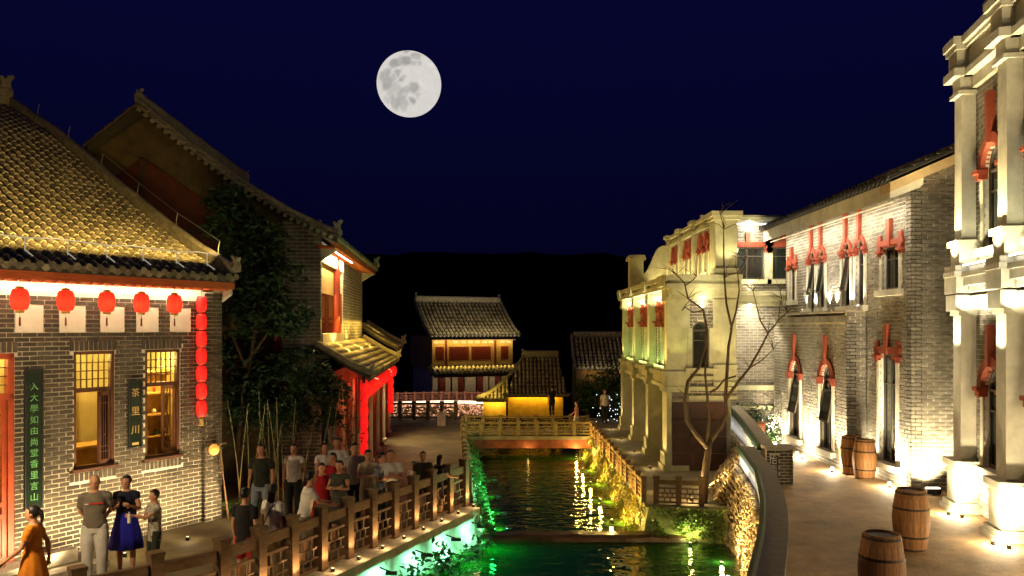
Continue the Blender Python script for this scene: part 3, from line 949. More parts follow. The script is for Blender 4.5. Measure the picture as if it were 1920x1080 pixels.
ds = [0.5+i*1.45 for i in range(6)]
MB().tube([(-0.14, 0.36-d, roof_z(d)+0.62) for d in ds[:4]], 0.006, 5).build("wire", M_wire, vt)
for d in ds:
    MB().tube([(-0.10,0.36-d,roof_z(d)+0.25),(-0.10,0.36-d,roof_z(d)+0.45),(-0.14,0.36-d,roof_z(d)+0.62)], 0.010, 5).build("stand", M_wire, vt)
lamp('AREA', "roof_wash", (3.3,0.36-0.30,roof_z(0.30)+0.55), 115, (1.0,0.68,0.20), rt, (0,-0.97,0.10), 6.8, size_y=0.06, spread=120)

# lanterns under the eave
lan_body = [(0.07,-0.20)]+[(0.07+0.088*math.sin(PI*(0.12+0.76*i/10))**0.6, -0.19+0.38*i/10) for i in range(11)]+[(0.07,0.20)]
LB = MB().lathe(lan_body, 48, ripple=0.03, lobes=12).mesh("shade", M_lantern, True)
LC = MB().lathe([(0.065,0.195),(0.075,0.20),(0.075,0.235),(0.05,0.245)], 14).mesh("top_cap", M_gold)
LD = MB().lathe([(0.05,-0.255),(0.075,-0.25),(0.075,-0.20),(0.065,-0.195)], 14).mesh("bottom_cap", M_gold)
LT = MB().tube([(0,0,-0.25),(0,0,-0.34)], 0.004, 5).lathe([(0.006,-0.50),(0.02,-0.48),(0.016,-0.36),(0.02,-0.345),(0.01,-0.33)], 8).mesh("tassel", M_redwood)
LW = MB().tube([(0,0,0.24),(0,0,0.42)], 0.005, 5).mesh("hook", M_iron)
MA = root_matrix(A)
lab_l = ["beside the lantern string", "over the small gilt board", "over the wall between the windows", "over the open window", "over the long dark board"]
for i, x in enumerate((1.386, 2.103, 2.798, 3.555, 4.326)):
    t = thing("lantern", "red cloth lantern with tassel hanging from the eave " + lab_l[i], "lantern", MA @ V(x, 0.42, 4.58), 0.3*i, "lanterns under the tea house eave")
    t.scale = (0.9,0.9,0.9)
    for nm, me in (("shade", LB), ("top_cap", LC), ("bottom_cap", LD), ("tassel", LT), ("hook", LW)): link(nm, me, t)
    lamp('POINT', "bulb", (0,0,-0.03), 3.6, (1.0,0.62,0.35), t, size=0.035)
SB = MB().lathe([(0.05,-0.165)]+[(0.055+0.055*math.sin(PI*(0.1+0.8*k/8))**0.6, -0.16+0.32*k/8) for k in range(9)]+[(0.05,0.165)], 16).mesh("shade", M_lanternhot, True)
SK = MB().lathe([(0.03,-0.182),(0.045,-0.18),(0.045,-0.165)], 10).mesh("ring", M_gold)
t = thing("lantern_string", "vertical string of seven glowing red lanterns hanging beside the brick pier", "lantern", MA @ V(0.56, 0.16, 2.2), 0)
for i in range(7):
    q = link("lantern_body", SB, t); q.location = (0,0,2.4-i*0.365)
    q = link("ring", SK, t); q.location = (0,0,2.4-i*0.365)
MB().tube([(0,0,2.55),(0,0,2.72)], 0.006, 5).build("hook", M_iron, t)
MB().lathe([(0.03,-0.15),(0.045,-0.14),(0.04,0.01),(0.02,0.02)], 8, (0,0,0)).build("tassel", M_gold, t)
for z_ in (0.6, 1.9): lamp('POINT', "glow", (0,0.18,z_), 5, (1,0.03,0.02), t, size=0.08)

# boards with writing
def glyph(ch, size, m, parent, loc, rz, name="character"):
    c = bpy.data.curves.new("t", 'FONT'); c.body = ch; c.size = size; c.align_x = 'CENTER'; c.align_y = 'CENTER'; c.extrude = 0.004
    sc_ = bpy.data.scenes.get("glyphs") or bpy.data.scenes.new("glyphs")
    o = bpy.data.objects.new("t", c); sc_.collection.objects.link(o)
    with bpy.context.temp_override(scene=sc_, view_layer=sc_.view_layers[0]):
        dg = bpy.context.evaluated_depsgraph_get()
        me = bpy.data.meshes.new_from_object(o.evaluated_get(dg))
    bpy.data.objects.remove(o); me.materials.clear(); me.materials.append(m)
    q = link(name, me, parent); q.location = loc; q.rotation_euler = (PI/2, 0, rz)
    return q
M_boardg = mat("dark_green_lacquer", (0.006,0.014,0.008), 0.25, 0.3, 4)
M_chg = mat("green_gilt_character", (0.10,0.30,0.10), 0.5, 0.1, 4)
M_chgold = mat("gilt_character", (0.55,0.36,0.12), 0.45, 0.1, 4, metal=0.3)
t = thing("couplet_board", "tall dark green board with a column of green characters beside the red door", "sign", MA @ V(3.90,0,0.95), A.rotation_euler[2])
MB().box(-0.14,0.14,0.02,0.05,0,2.42).build("panel", M_boardg, t)
MB().box(-0.155,-0.14,0.015,0.06,-0.015,2.435).box(0.14,0.155,0.015,0.06,-0.015,2.435).box(-0.14,0.14,0.015,0.06,2.42,2.435).box(-0.14,0.14,0.015,0.06,-0.015,0).build("frame", M_iron, t)
for i, ch in enumerate("入大學如由尚堂香里言山"):
    glyph(ch, 0.15, M_chg, t, (0,0.052,2.12-i*0.193), PI)
t = thing("sign_board", "small dark board with three gilt characters between the two windows", "sign", MA @ V(1.985,0,1.78), A.rotation_euler[2])
MB().box(-0.125,0.125,0.02,0.05,0,1.28).build("panel", M_boardg, t)
MB().box(-0.14,-0.125,0.015,0.06,-0.015,1.295).box(0.125,0.14,0.015,0.06,-0.015,1.295).box(-0.125,0.125,0.015,0.06,1.28,1.295).build("frame", M_iron, t)
for i, ch in enumerate("茶里川"):
    glyph(ch, 0.185, M_chgold, t, (0,0.052,1.05-i*0.36), PI)
MB().box(-0.07,0.07,0.05,0.053,0.04,0.09).build("nameplate", M_chgold, t)
# ground floodlights washing the wall
for i, (x, y) in enumerate(((0.30, 1.15), (1.55, 1.05), (2.85, 1.05), (4.1, 1.0))):
    p = MA @ V(x, y, 0)
    uplight((p.x, p.y, 0.0), 300, (1.0,0.78,0.46), MA.to_3x3() @ V(0.05,-1.0,0.85), "small black floodlight on the promenade aimed at the tea house wall", "floodlights before the tea house wall", 125, "floodlight", 0.12, spill=0.012)
# pale planter boxes by the door
t = tag(MB().box(-0.3,0.3,-0.11,0.11,0,0.22).build("stone_block", M_ledge), "pale low stone block at the foot of the wall by the couplet board", "block")
p = MA @ V(3.72, 0.45, 0); t.location = p; t.rotation_euler = (0,0,A.rotation_euler[2])
t = tag(MB().box(-0.55,0.55,-0.15,0.15,0,0.12).build("stone_step", M_ledge), "long pale stone step behind the railing near the door", "step")
p = MA @ V(3.9, 1.25, 0); t.location = p; t.rotation_euler = (0,0,A.rotation_euler[2])

# ================================================================ two-storey hall behind it
bx_ = V(0.075,-0.997,0).normalized()
B = thing("two_storey_hall", "two-storey hall with steep tiled gable, brick piers and lit balcony", "building", (-5.91,31.77,0), math.atan2(bx_.y, bx_.x))
acc = brick_acc(B, 0.30, 0.10, 0.016)
brickwork(acc, (0.4,0,0), (1,0,0), 5.5, 2.9, 6.6)
brickwork(acc, (10.4,0,0), (0,-1,0), 1.0, 0, 7.0, (), 0.2)
brickwork(acc, (10.2,0,0), (1,0,0), 0.2, 2.9, 6.6, (), 0.15)
brick_done(acc, M_brickG, M_mortarG, 200)
MB().prism([(-1.0,0),(-1.0,7.2),(0.1,6.6),(-4.6,9.66),(-7.1,7.75),(-7.1,0)], V(10.38,0,0), V(0,1,0), Z, V(-1,0,0), 0, 0.2).build("gable_wall", M_ochred, B)
MB().prism([(-1.6,5.2),(-1.6,6.5),(-4.6,8.6),(-6.6,7.1),(-6.6,5.2)], V(10.383,0,0), V(0,1,0), Z, V(1,0,0), 0, 0.03).build("gable_panel", mat("dark_red_plaster", (0.085,0.02,0.009), 0.85, 0.3, 3), B)
gb = MB().box(10.41,10.45,-4.66,-4.5,5.2,8.55).box(10.41,10.452,-6.6,-1.6,6.55,6.72).box(10.41,10.451,-1.7,-1.5,5.2,6.5)
gb.build("gable_beam", mat("dark_timber", (0.05,0.025,0.015), 0.7, 0.3, 8), B)
MB().box(10.383,10.43,-1.22,-1.0,3.3,6.2).build("side_board", M_redwood, B)
MB().box(10.2,10.9,-7,0.4,3.3,3.42).build("string_course", M_ochred, B)
profB = [(0,6.45),(1.2,7.0),(2.6,7.85),(4.0,8.90),(5.1,9.82)]
tiled_roof(B, (-0.4,0.5,0), (1,0,0), (0,-1,0), 11.2, profB, 0.23, 0.3, 0.075)
tiled_roof(B, (-0.4,-7.4,0), (1,0,0), (0,1,0), 11.2, [(0,7.6),(1.4,8.65),(2.8,9.82)], 0.23, 0.3, 0.075, ends=False)
ridge_line(B, [V(-0.3,-4.6,9.77), V(10.7,-4.6,9.77)], 0.26, 0.40)
finial("ridge_finial", B, (10.6,-4.6,10.05), 0.5, PI/2); finial("ridge_finial", B, (-0.25,-4.6,10.05), 0.5, PI/2)
ridge_line(B, [V(10.72,0.5-d,z) for d, z in profB], 0.16, 0.2, name="verge_ridge")
vt_ = MB()
for i in range(30):
    d = 0.15+i*0.168
    for (a, za), (b, zb) in zip(profB, profB[1:]):
        if a <= d <= b: z_ = za+(zb-za)*(d-a)/(b-a)
    vt_.tube([(10.8,0.5-d,z_-0.02),(10.9,0.5-d,z_-0.04)], 0.055, 8)
tag(vt_.build("verge_tile", M_ridge, B), kind="stuff")
finial("corner_finial", B, (10.7,0.5,6.55), 0.7, PI/2); finial("corner_finial", B, (-0.3,0.5,6.55), 0.7, PI/2)
MB().box(-0.3,10.6,0.38,0.46,6.22,6.42).build("eave_board", M_fascia, B)
rfb = MB().tube([(0,-0.1,0),(0,0.42,-0.03)], 0.05, 8).mesh("rafter", M_fascia, True)
for i in range(36):
    q = link("rafter", rfb, B); q.location = (-0.1+i*0.3, 0, 6.28)
MB().prism([(0,0),(0.45,0.30),(0.45,0.42),(0,0.42)], V(0.42,0,5.9), V(0,1,0), Z, V(1,0,0), 0, 0.16).build("corner_bracket", M_ledge, B)
MB().prism([(0,0),(0.45,0.30),(0.45,0.42),(0,0.42)], V(10.22,0,5.9), V(0,1,0), Z, V(1,0,0), 0, 0.16).build("corner_bracket", M_ledge, B)
# balcony
MB().quad((5.9,-1.0,3.4),(10.2,-1.0,3.4),(10.2,-1.0,6.6),(5.9,-1.0,6.6)).build("balcony_wall", M_ochre, B)
MB().box(5.9,10.2,-1.0,0.06,3.35,3.62).box(5.9,10.2,-0.12,0.04,3.62,3.95).build("balcony_parapet", M_ledge, B)
MB().box(5.9,10.2,-1.0,0.0,6.35,6.45).build("balcony_ceiling", M_plaster, B)
for i in range(5):
    x = 6.0+i*0.82
    pn = MB()
    for bx2 in ((x,x+0.08,3.62,5.9),(x+0.70,x+0.78,3.62,5.9)): pn.box(bx2[0],bx2[1],-0.99,-0.93,bx2[2],bx2[3])
    for z_ in (3.62,4.3,4.5,5.0,5.4,5.8): pn.box(x+0.08,x+0.70,-0.985,-0.935,z_,z_+0.07)
    for k in range(1,4): pn.box(x+0.08+0.155*k-0.01,x+0.08+0.155*k+0.01,-0.975,-0.945,4.57,5.8)
    pn.box(x+0.08,x+0.70,-0.97,-0.955,3.69,4.3)
    pn.build("door_leaf", M_redwood, B)
MB().tube([(7.25,-0.02,3.95),(7.25,-0.02,6.4)], 0.11, 12).build("column", M_redwood, B)
MB().box(5.9,10.2,-0.06,0.02,5.9,6.3).build("frieze_panel", M_plaster, B)
sl = MB().box(-1.42,1.42,-0.008,0.008,-0.012,0.012).mesh("blind_slat", mat("bamboo_blind", (0.42,0.26,0.09), 0.7, 0.3, 12))
for i in range(28):
    q = link("blind_slat", sl, B); q.location = (8.75,-0.10,5.88-i*0.029)
sl2 = MB().box(-0.62,0.62,-0.008,0.008,-0.012,0.012).mesh("blind_slat", _M["bamboo_blind"])
for i in range(28):
    q = link("blind_slat", sl2, B); q.location = (6.55,-0.10,5.88-i*0.029)
MB().box(5.95,10.15,0.28,0.31,6.19,6.215).build("light_strip", M_strip, B)
lamp('AREA', "strip_glow", (8.0,0.22,6.12), 130, (1.0,0.80,0.45), B, (0,-0.6,-0.8), 4.0, size_y=0.05)
lamp('POINT', "balcony_lamp", (8.2,-0.3,5.0), 50, (1.0,0.6,0.2), B, size=0.08)
MB().box(5.84,5.9,-1.0,-0.02,3.4,6.4).build("recess_wall", M_ochre, B)
for k in range(2):
    pn = MB(); y0 = -0.98+k*0.48
    for a_, b_ in ((y0,y0+0.06),(y0+0.40,y0+0.46)): pn.box(5.90,5.95,a_,b_,3.63,5.2)
    for z_ in (3.63,4.2,4.36,5.12): pn.box(5.90,5.945,y0+0.06,y0+0.40,z_,z_+0.07)
    pn.box(5.90,5.92,y0+0.06,y0+0.40,3.70,4.2)
    for j in (1,2): pn.box(5.90,5.93,y0+0.06+0.113*j-0.012,y0+0.06+0.113*j+0.012,4.43,5.12)
    pn.build("door_leaf", M_redwood, B)
# pent roof and ground floor
pent = [(0,2.86),(0.5,3.08),(1.38,3.62)]
tiled_roof(B, (0.0,1.38,0), (1,0,0), (0,-1,0), 10.9, pent, 0.27, 0.24, 0.085, keep=120, name="pent_roof")
ridge_line(B, [V(0.0,1.38-d,z) for d, z in pent], 0.18, 0.2, name="hip_ridge")
ridge_line(B, [V(10.9,1.38-d,z) for d, z in pent], 0.12, 0.12, name="hip_ridge")
finial("corner_finial", B, (0.0,1.42,2.95), 0.5, PI/2); finial("corner_finial", B, (10.9,1.42,2.92), 0.4, PI/2)
MB().box(0.0,10.85,1.16,1.24,2.62,2.82).build("eave_board", mat("dark_timber2", (0.06,0.03,0.018), 0.7, 0.3, 8), B)
MB().box(0.0,10.4,0.2,0.4,0,2.95).build("ground_wall", mat("dim_wall", (0.28,0.24,0.18), 0.9, 0.3, 3), B)
for i in range(9):
    x = 0.7+i*1.15
    MB().box(x,x+0.55,0.40,0.44,0.15,2.5).build("wall_panel", M_plaster if i % 2 else M_redwood, B)
    MB().tube([(x-0.25,1.0,0.12),(x-0.25,1.0,2.85)], 0.10, 12).lathe([(0.16,0),(0.17,0.06),(0.13,0.12)], 12, (x-0.25,1.0,0)).build("column", M_redwood if i % 2 else M_plaster, B)
# smaller pent roof beyond
tiled_roof(B, (-4.2,1.3,0), (1,0,0), (0,-1,0), 3.6, [(0,3.3),(0.6,3.6),(1.6,4.25)], 0.24, 0.26, 0.08, name="rear_pent_roof")
ridge_line(B, [V(-4.2,1.3-d,z) for d, z in [(0,3.3),(0.6,3.6),(1.6,4.25)]], 0.18, 0.2, name="hip_ridge")
finial("corner_finial", B, (-4.2,1.35,3.4), 0.7, PI/2)
MB().box(-4.1,-0.6,-0.6,0.3,0,3.3).build("rear_wall", M_ochred, B)
MBm = root_matrix(B)
for i, (x, pw) in enumerate(((2.2, 55), (5.0, 55), (8.3, 55))):
    p = MBm @ V(x, 0.55, 3.22)
    uplight(p, pw*4.0, (1.0,0.66,0.15), MBm.to_3x3() @ V(0,-0.55,0.9), "small uplight standing on the tiled pent roof of the hall", "uplights on the pent roof", 150, "uplight", 0.06, spill=0.02)
p = MBm @ V(-2.2, 0.7, 3.75)
uplight(p, 50, (1.0,0.68,0.15), MBm.to_3x3() @ V(0,-0.55,0.9), "small uplight on the lower roof beyond the hall", "uplights on the pent roof", 150)
lamp('AREA', "roof_wash", (5.5,0.12,4.5), 520, (1.0,0.62,0.10), B, (0,0.75,-0.66), 9.5, size_y=0.06)
# lantern strings of the hall
def string(loc, n, label, gl=3.0):
    t = thing("lantern_string", label, "lantern", loc, 0)
    for i in range(n):
        q = link("lantern_body", SB, t); q.location = (0,0,(n-i-0.5)*0.33)
    lamp('POINT', "glow", (0.2,-0.2,n*0.17), gl, (1,0.02,0.02), t, size=0.1)
    return t
string(MBm @ V(10.75,1.2,0.75), 6, "glowing red lantern string hanging at the near corner of the hall", 8)
string(MBm @ V(2.2,1.25,0.95), 5, "glowing red lantern string hanging at the far bay of the hall", 5)
t = thing("lantern_garland", "row of glowing red lanterns strung along the hall's lower eave", "lantern", MBm @ V(0,1.22,0), B.rotation_euler[2])
for i in range(26):
    q = link("lantern_body", SB, t); q.location = (0.35+i*0.405, 0, 2.42); q.scale = (1.15,1.15,1.1)
for x in (1.5, 4.0, 6.5, 9.0): lamp('POINT', "glow", (x,-0.25,2.2), 16, (1,0.03,0.02), t, size=0.1)
# ================================================================ western style windows
def arch_ops(uc, w, zb, zs, arch):
    ops = [(uc-w/2, uc+w/2, zb, zs)]
    if arch:
        r = w/2; k = 6
        for i in range(k):
            za = r*i/k; zm = r*(i+0.6)/k
            hw = math.sqrt(max(0.0004, r*r-zm*zm))
            ops.append((uc-hw, uc+hw, zs+za, zs+r*(i+1)/k))
    return ops

def west_window(root, o, u, uc, w, zb, zs, arch=True, key=None, ring=0.15, jamb=0.13, opened=None, mtrim=None, mj=None, plain=False, cas=2, pj=1.0):
    o = Vector(o); u = Vector(u); n = V(-u.y, u.x, 0)
    mtrim = mtrim or M_redtrim; mj = mj or M_cream
    r = w/2
    P = o+u*uc
    fr = MB()
    dpt = (-0.14, -0.07)
    fr.obox(P, u, Z, n, (-r, -r+0.06), (zb, zs), dpt); fr.obox(P, u, Z, n, (r-0.06, r), (zb, zs), dpt)
    fr.obox(P, u, Z, n, (-r+0.06, r-0.06), (zb, zb+0.06), dpt); fr.obox(P, u, Z, n, (-r+0.06, r-0.06), (zs-0.05, zs), dpt)
    if cas == 2: fr.obox(P, u, Z, n, (-0.025, 0.025), (zb+0.06, zs-0.05), dpt)
    zt = zs-(zs-zb)*0.28
    fr.obox(P, u, Z, n, (-r+0.06, r-0.06), (zt-0.02, zt+0.02), (-0.13,-0.08))
    if arch:
        k = 10
        outer = [(r*math.cos(PI*i/k), zs+r*math.sin(PI*i/k)) for i in range(k+1)]
        inner = [((r-0.06)*math.cos(PI*i/k), zs+(r-0.06)*math.sin(PI*i/k)) for i in range(k, -1, -1)]
        fr.prism(outer+inner, P, u, Z, n, *dpt)
    win = fr.build("window", M_darkframe, root)
    for s_ in ((-r+0.06, -0.025 if cas == 2 else r-0.06), (0.025, r-0.06))[:cas]:
        MB().obox(P, u, Z, n, s_, (zb+0.06, zt-0.02), (-0.112,-0.106)).build("pane", M_darkglass, win)
        MB().obox(P, u, Z, n, s_, (zt+0.02, zs-0.05), (-0.112,-0.106)).build("pane", M_darkglass, win)
    if arch:
        k = 10
        MB().prism([((r-0.06)*math.cos(PI*i/k), zs+(r-0.06)*math.sin(PI*i/k)) for i in range(k+1)], P, u, Z, n, -0.112, -0.106).build("arch_pane", M_darkglass, win)
    if not plain:
        tr = MB()
        if arch:
            k = 12
            outer = [((r+ring)*math.cos(PI*i/k), zs+(r+ring)*math.sin(PI*i/k)) for i in range(k+1)]
            inner = [(r*math.cos(PI*i/k), zs+r*math.sin(PI*i/k)) for i in range(k, -1, -1)]
            tr.prism(outer+inner, P, u, Z, n, -0.06, 0.06*pj)
            kz = key or zs+r+ring+0.35
            tr.prism([(-0.055,zs+r-0.02),(0.055,zs+r-0.02),(0.075,kz),(-0.075,kz)], P, u, Z, n, -0.03, 0.10*pj)
            for s_ in (-1, 1):
                c = s_*(r+ring/2+0.01)
                tr.obox(P+u*c, u, Z, n, (-ring/2-0.04, ring/2+0.04), (zs-0.05, zs+0.03), (-0.05, 0.11*pj))
                tr.obox(P+u*c, u, Z, n, (-ring/2-0.02, ring/2+0.02), (zs-0.16, zs-0.05), (-0.05, 0.08*pj))
        else:
            kz = key or zs+0.55
            tr.obox(P, u, Z, n, (-r-ring-0.05, r+ring+0.05), (zs+0.04, zs+0.17), (-0.05, 0.07*pj))
            tr.obox(P, u, Z, n, (-r, r), (zs-0.002, zs+0.04), (-0.05, 0.05))
            tr.prism([(-0.06,zs+0.0),(0.06,zs+0.0),(0.085,kz),(-0.085,kz)], P, u, Z, n, -0.03, 0.10*pj)
            for s_ in (-1, 1):
                c = s_*(r+ring/2+0.01)
                tr.obox(P+u*c, u, Z, n, (-ring/2+0.02, ring/2-0.02), (zs-0.20, zs+0.04), (-0.05, 0.075*pj))
                tr.obox(P+u*c, u, Z, n, (-ring/2-0.03, ring/2+0.03), (zs-0.12, zs-0.05), (-0.05, 0.11*pj))
                tr.obox(P+u*c, u, Z, n, (-ring/2+0.02, ring/2-0.02), (zs+0.17, zs+0.32), (-0.05, 0.06*pj))
        tr.build("surround", mtrim, win)
    jb = 0.22 if not plain else 0.0
    for s_ in (-1, 1):
        c = s_*(r+jamb/2+0.003)
        MB().obox(P+u*c, u, Z, n, (-jamb/2, jamb/2), (zb, zs-jb+0.05), (-0.06, 0.045)).build("jamb", mj, win)
    MB().obox(P, u, Z, n, (-r-jamb-0.08, r+jamb+0.08), (zb-0.15, zb-0.002), (-0.12, 0.15)).build("sill", mj, win)
    if opened:
        za, zc, ang = opened
        sa = MB()
        hh = zc-za
        for bx2 in ((-r+0.07,-r+0.12,-hh,0),(r-0.12,r-0.07,-hh,0),(-r+0.12,r-0.12,-hh,-hh+0.05),(-r+0.12,r-0.12,-0.05,0)):
            sa.box(bx2[0],bx2[1],-0.02,0.02,bx2[2],bx2[3])
        so_ = sa.build("sash", M_darkframe, win)
        rot = Matrix.Translation(P+Z*zc-n*0.05) @ Matrix.Rotation(math.atan2(u.y,u.x),4,'Z') @ Matrix.Rotation(R(ang),4,'X')
        so_.matrix_local = rot
        pg = MB().box(-r+0.12,r-0.12,-0.003,0.003,-hh+0.05,-0.05).build("pane", M_darkglass, win); pg.matrix_local = rot
        MB().obox(P, u, Z, n, (r-0.14,r-0.12), (za+0.1, za+0.12), (-0.06, 0.25)).build("stay", M_hoop, win)
    return arch_ops(uc, w, zb, zs, arch)

def cornice(root, x0, x1, y, steps, name, m, ends=(0,0), axis='x'):
    """stepped moulding running along local x: steps of (z0, z1, projection)"""
    mb = MB()
    for z0, z1, pr in steps:
        mb.box(x0-ends[0]*pr, x1+ends[1]*pr, y-0.08, y+pr, z0, z1)
    return mb.build(name, m, root)

# ================================================================ grand stucco and brick building (right)
fx = V(0.196, 0.98, 0).normalized()
FL = 10.2
F = thing("stucco_column_building", "two-storey brick building with tall pale stucco columns and heavy cornices", "building",
          (9.53-fx.x*FL, 16.72-fx.y*FL, TZ), math.atan2(fx.y, fx.x))
acc = brick_acc(F, 0.30, 0.10, 0.016)
colx = [FL-0.28-2.25*i for i in range(5)]
ops = []
wins = []
for i in range(4):
    c = (colx[i]+colx[i+1])/2
    ops += west_window(F, (0,0,0), (1,0,0), c, 0.95, 1.02, 2.55, True, 3.82, ring=0.18, pj=1.5)
    ops += west_window(F, (0,0,0), (1,0,0), c, 0.95, 5.32, 6.85, True, 8.30, ring=0.18, pj=1.5)
brickwork(acc, (0,0,0), (1,0,0), FL, 0.02, 9.0, ops, 0.25)
brickwork(acc, (FL,0,0), (0,-1,0), 3.0, 0.02, 9.3, (), 0.25)
brick_done(acc, M_brickG, M_mortarG, 150)
for i, x in enumerate(colx):
    # plinth
    MB().box(x-0.40,x+0.40,-0.05,0.52,0,0.10).box(x-0.35,x+0.35,-0.05,0.47,0.10,0.20).box(x-0.29,x+0.29,-0.05,0.40,0.20,0.92).box(x-0.36,x+0.36,-0.05,0.47,0.92,1.05).build("plinth", M_cream, F)
    sh = MB().box(x-0.22,x+0.22,-0.05,0.30,1.05,4.00).box(x-0.26,x+0.26,-0.05,0.35,4.00,4.10)
    sh.build("column", M_cream, F)
    MB().box(x-0.30,x+0.30,-0.05,0.42,4.10,4.42).box(x-0.36,x+0.36,-0.05,0.43,4.46,4.80).box(x-0.35,x+0.35,-0.05,0.46,4.80,4.90).build("entablature_block", M_cream, F)
    MB().box(x-0.33,x+0.33,-0.05,0.44,4.90,5.02).box(x-0.25,x+0.25,-0.05,0.34,5.02,5.42).box(x-0.30,x+0.30,-0.05,0.40,5.42,5.54).build("pedestal", M_cream, F)
    MB().box(x-0.20,x+0.20,-0.05,0.28,5.54,8.50).box(x-0.27,x+0.27,-0.05,0.36,8.50,8.58).box(x-0.22,x+0.22,-0.05,0.31,8.58,8.86).build("column", M_cream, F)
    MB().box(x-0.34,x+0.34,-0.05,0.46,8.86,9.02).box(x-0.25,x+0.25,-0.05,0.38,9.02,9.40).box(x-0.34,x+0.34,-0.05,0.42,9.40,9.50).box(x-0.34,x+0.34,-0.05,0.47,9.50,9.66).build("cornice_block", M_cream, F)
    if i > 0:
        MB().box(x-0.28,x+0.28,-0.3,0.40,9.66,10.5).box(x-0.36,x+0.36,-0.3,0.48,10.5,10.6).box(x-0.42,x+0.42,-0.3,0.54,10.6,10.75).build("parapet_pier", M_cream, F)
cornice(F, 0, FL, 0, [(4.14,4.40,0.16),(4.47,4.60,0.22),(4.60,4.78,0.30),(4.78,4.885,0.33),(4.90,5.0,0.20)], "middle_cornice", M_cream, (0,0.4))
cornice(F, 0, FL, 0, [(8.62,8.86,0.10),(8.86,8.99,0.26),(8.99,9.42,0.16),(9.42,9.50,0.26),(9.50,9.65,0.33)], "top_cornice", M_cream, (0,0.4))
cornice(F, 0, FL-2.5, -0.02, [(9.65,10.45,0.14),(10.45,10.7,0.28)], "parapet", M_cream, (0,1))
MB().box(FL-1.6,FL-0.75,-1.4,-0.35,9.6,10.05).box(FL-1.75,FL-0.6,-1.55,-0.2,10.05,10.15).box(FL-1.85,FL-0.5,-1.65,-0.1,10.15,10.32).build("roof_turret", M_cream, F)
MF = root_matrix(F); MF3 = MF.to_3x3()
for i, x in enumerate(colx):
    p = MF @ V(x-0.52, 0.62, 0)
    uplight(p, 270, (1.0,0.80,0.50), MF3 @ V(0.25,-0.30,0.92), "ground uplight at the foot of a stucco column plinth", "uplights along the stucco building", 110, spill=0.15)
    p = MF @ V(x-0.75, 0.45, 0)
    uplight(p, 260, (1.0,0.82,0.54), MF3 @ V(0.3,-0.32,0.9), "ground uplight at the foot of a stucco column plinth", "uplights along the stucco building", 110, spill=0.15)
    q = lamp('SPOT', "band_light", (x,0.62,3.3), 120, (1.0,0.90,0.66), F, (0,-0.28,0.95), 0.05, 120, 0.7)
    q = lamp('SPOT', "column_light", (x,0.66,5.02), 750, (1.0,0.80,0.46), F, (0,-0.20,0.98), 0.04, 95, 0.8)
for x in [(colx[i]+colx[i+1])/2 for i in range(4)]:
    lamp('AREA', "ledge_light", (x,0.30,5.06), 32, (0.98,0.92,0.62), F, (0,-0.3,0.95), 1.5, size_y=0.05)
    lamp('AREA', "ledge_light", (x,0.33,4.12), 34, (1.0,0.92,0.72), F, (0,-0.5,0.86), 1.5, size_y=0.05)
    MB().box(x-0.75,x+0.75,0.28,0.32,5.005,5.03).build("ledge_strip", M_strip, F)

# ================================================================ brick gable house
G = thing("brick_gable_house", "two-storey grey brick house with red window heads, sloping eave and projecting lower bay", "building", (9.2,18.44,TZ), PI/2)
acc = brick_acc(G, 0.28, 0.092, 0.016)
gW = 8.4
ops = []
ops += west_window(G, (0,0,0), (1,0,0), 1.10, 0.85, 0.45, 3.12, False, 3.85, ring=0.2, cas=2)
ops += west_window(G, (0,0,0), (1,0,0), 0.95, 0.85, 4.68, 5.72, False, 6.40, ring=0.2, cas=2)
for c, key, op in ((2.66, 6.98, None), (3.53, 6.90, (4.75, 5.75, 10)), (5.31, 6.95, (4.75, 5.75, 10)), (6.05, 6.90, (4.75, 5.75, 10))):
    ops += west_window(G, (0,0,0), (1,0,0), c, 0.50, 4.35, 5.85, True, key, ring=0.10, opened=op, cas=1)
ops += west_window(G, (0,0,0), (1,0,0), 7.75, 0.55, 4.65, 5.80, False, 6.40, ring=0.14, cas=1)
brickwork(acc, (0,0,0), (1,0,0), gW, 0.0, 7.05, ops, 0.25)
# projecting bay
b0, b1 = 2.35, 8.1
ops2 = west_window(G, (b0,0.5,0), (1,0,0), 3.50-b0+0.15, 0.80, 0.40, 2.35, True, 3.55, ring=0.17, opened=(1.15, 2.05, 10), cas=2)
ops2 += west_window(G, (b0,0.5,0), (1,0,0), 6.05-b0+0.05, 0.80, 0.40, 2.35, True, 3.55, ring=0.17, opened=(1.15, 2.05, 12), cas=2)
brickwork(acc, (b0,0.5,0), (1,0,0), b1-b0, 0.0, 3.9, ops2, 0.25)
brickwork(acc, (b0,0,0), (0,1,0), 0.5, 0.0, 4.15, (), 0.1)
soldier(acc, (b0,0.5,0), (1,0,0), 0.0, b1-b0, 3.9, 4.08, 0.11)
# gable end facing along the terrace
pitch_g = math.tan(R(23.5))
brickwork(acc, (0,-3.6,0), (0,1,0), 3.6, 0.0, 9.2, [(3.6-k*0.095/pitch_g, 3.6, 7.10+k*0.095, 7.10+(k+1)*0.095) for k in range(1, 23)], 0.25)
brick_done(acc, M_brickG, M_mortarG, 300)
MB().box(b0-0.04,b1,-0.0,0.56,4.155,4.22).build("bay_roof", M_coping, G)
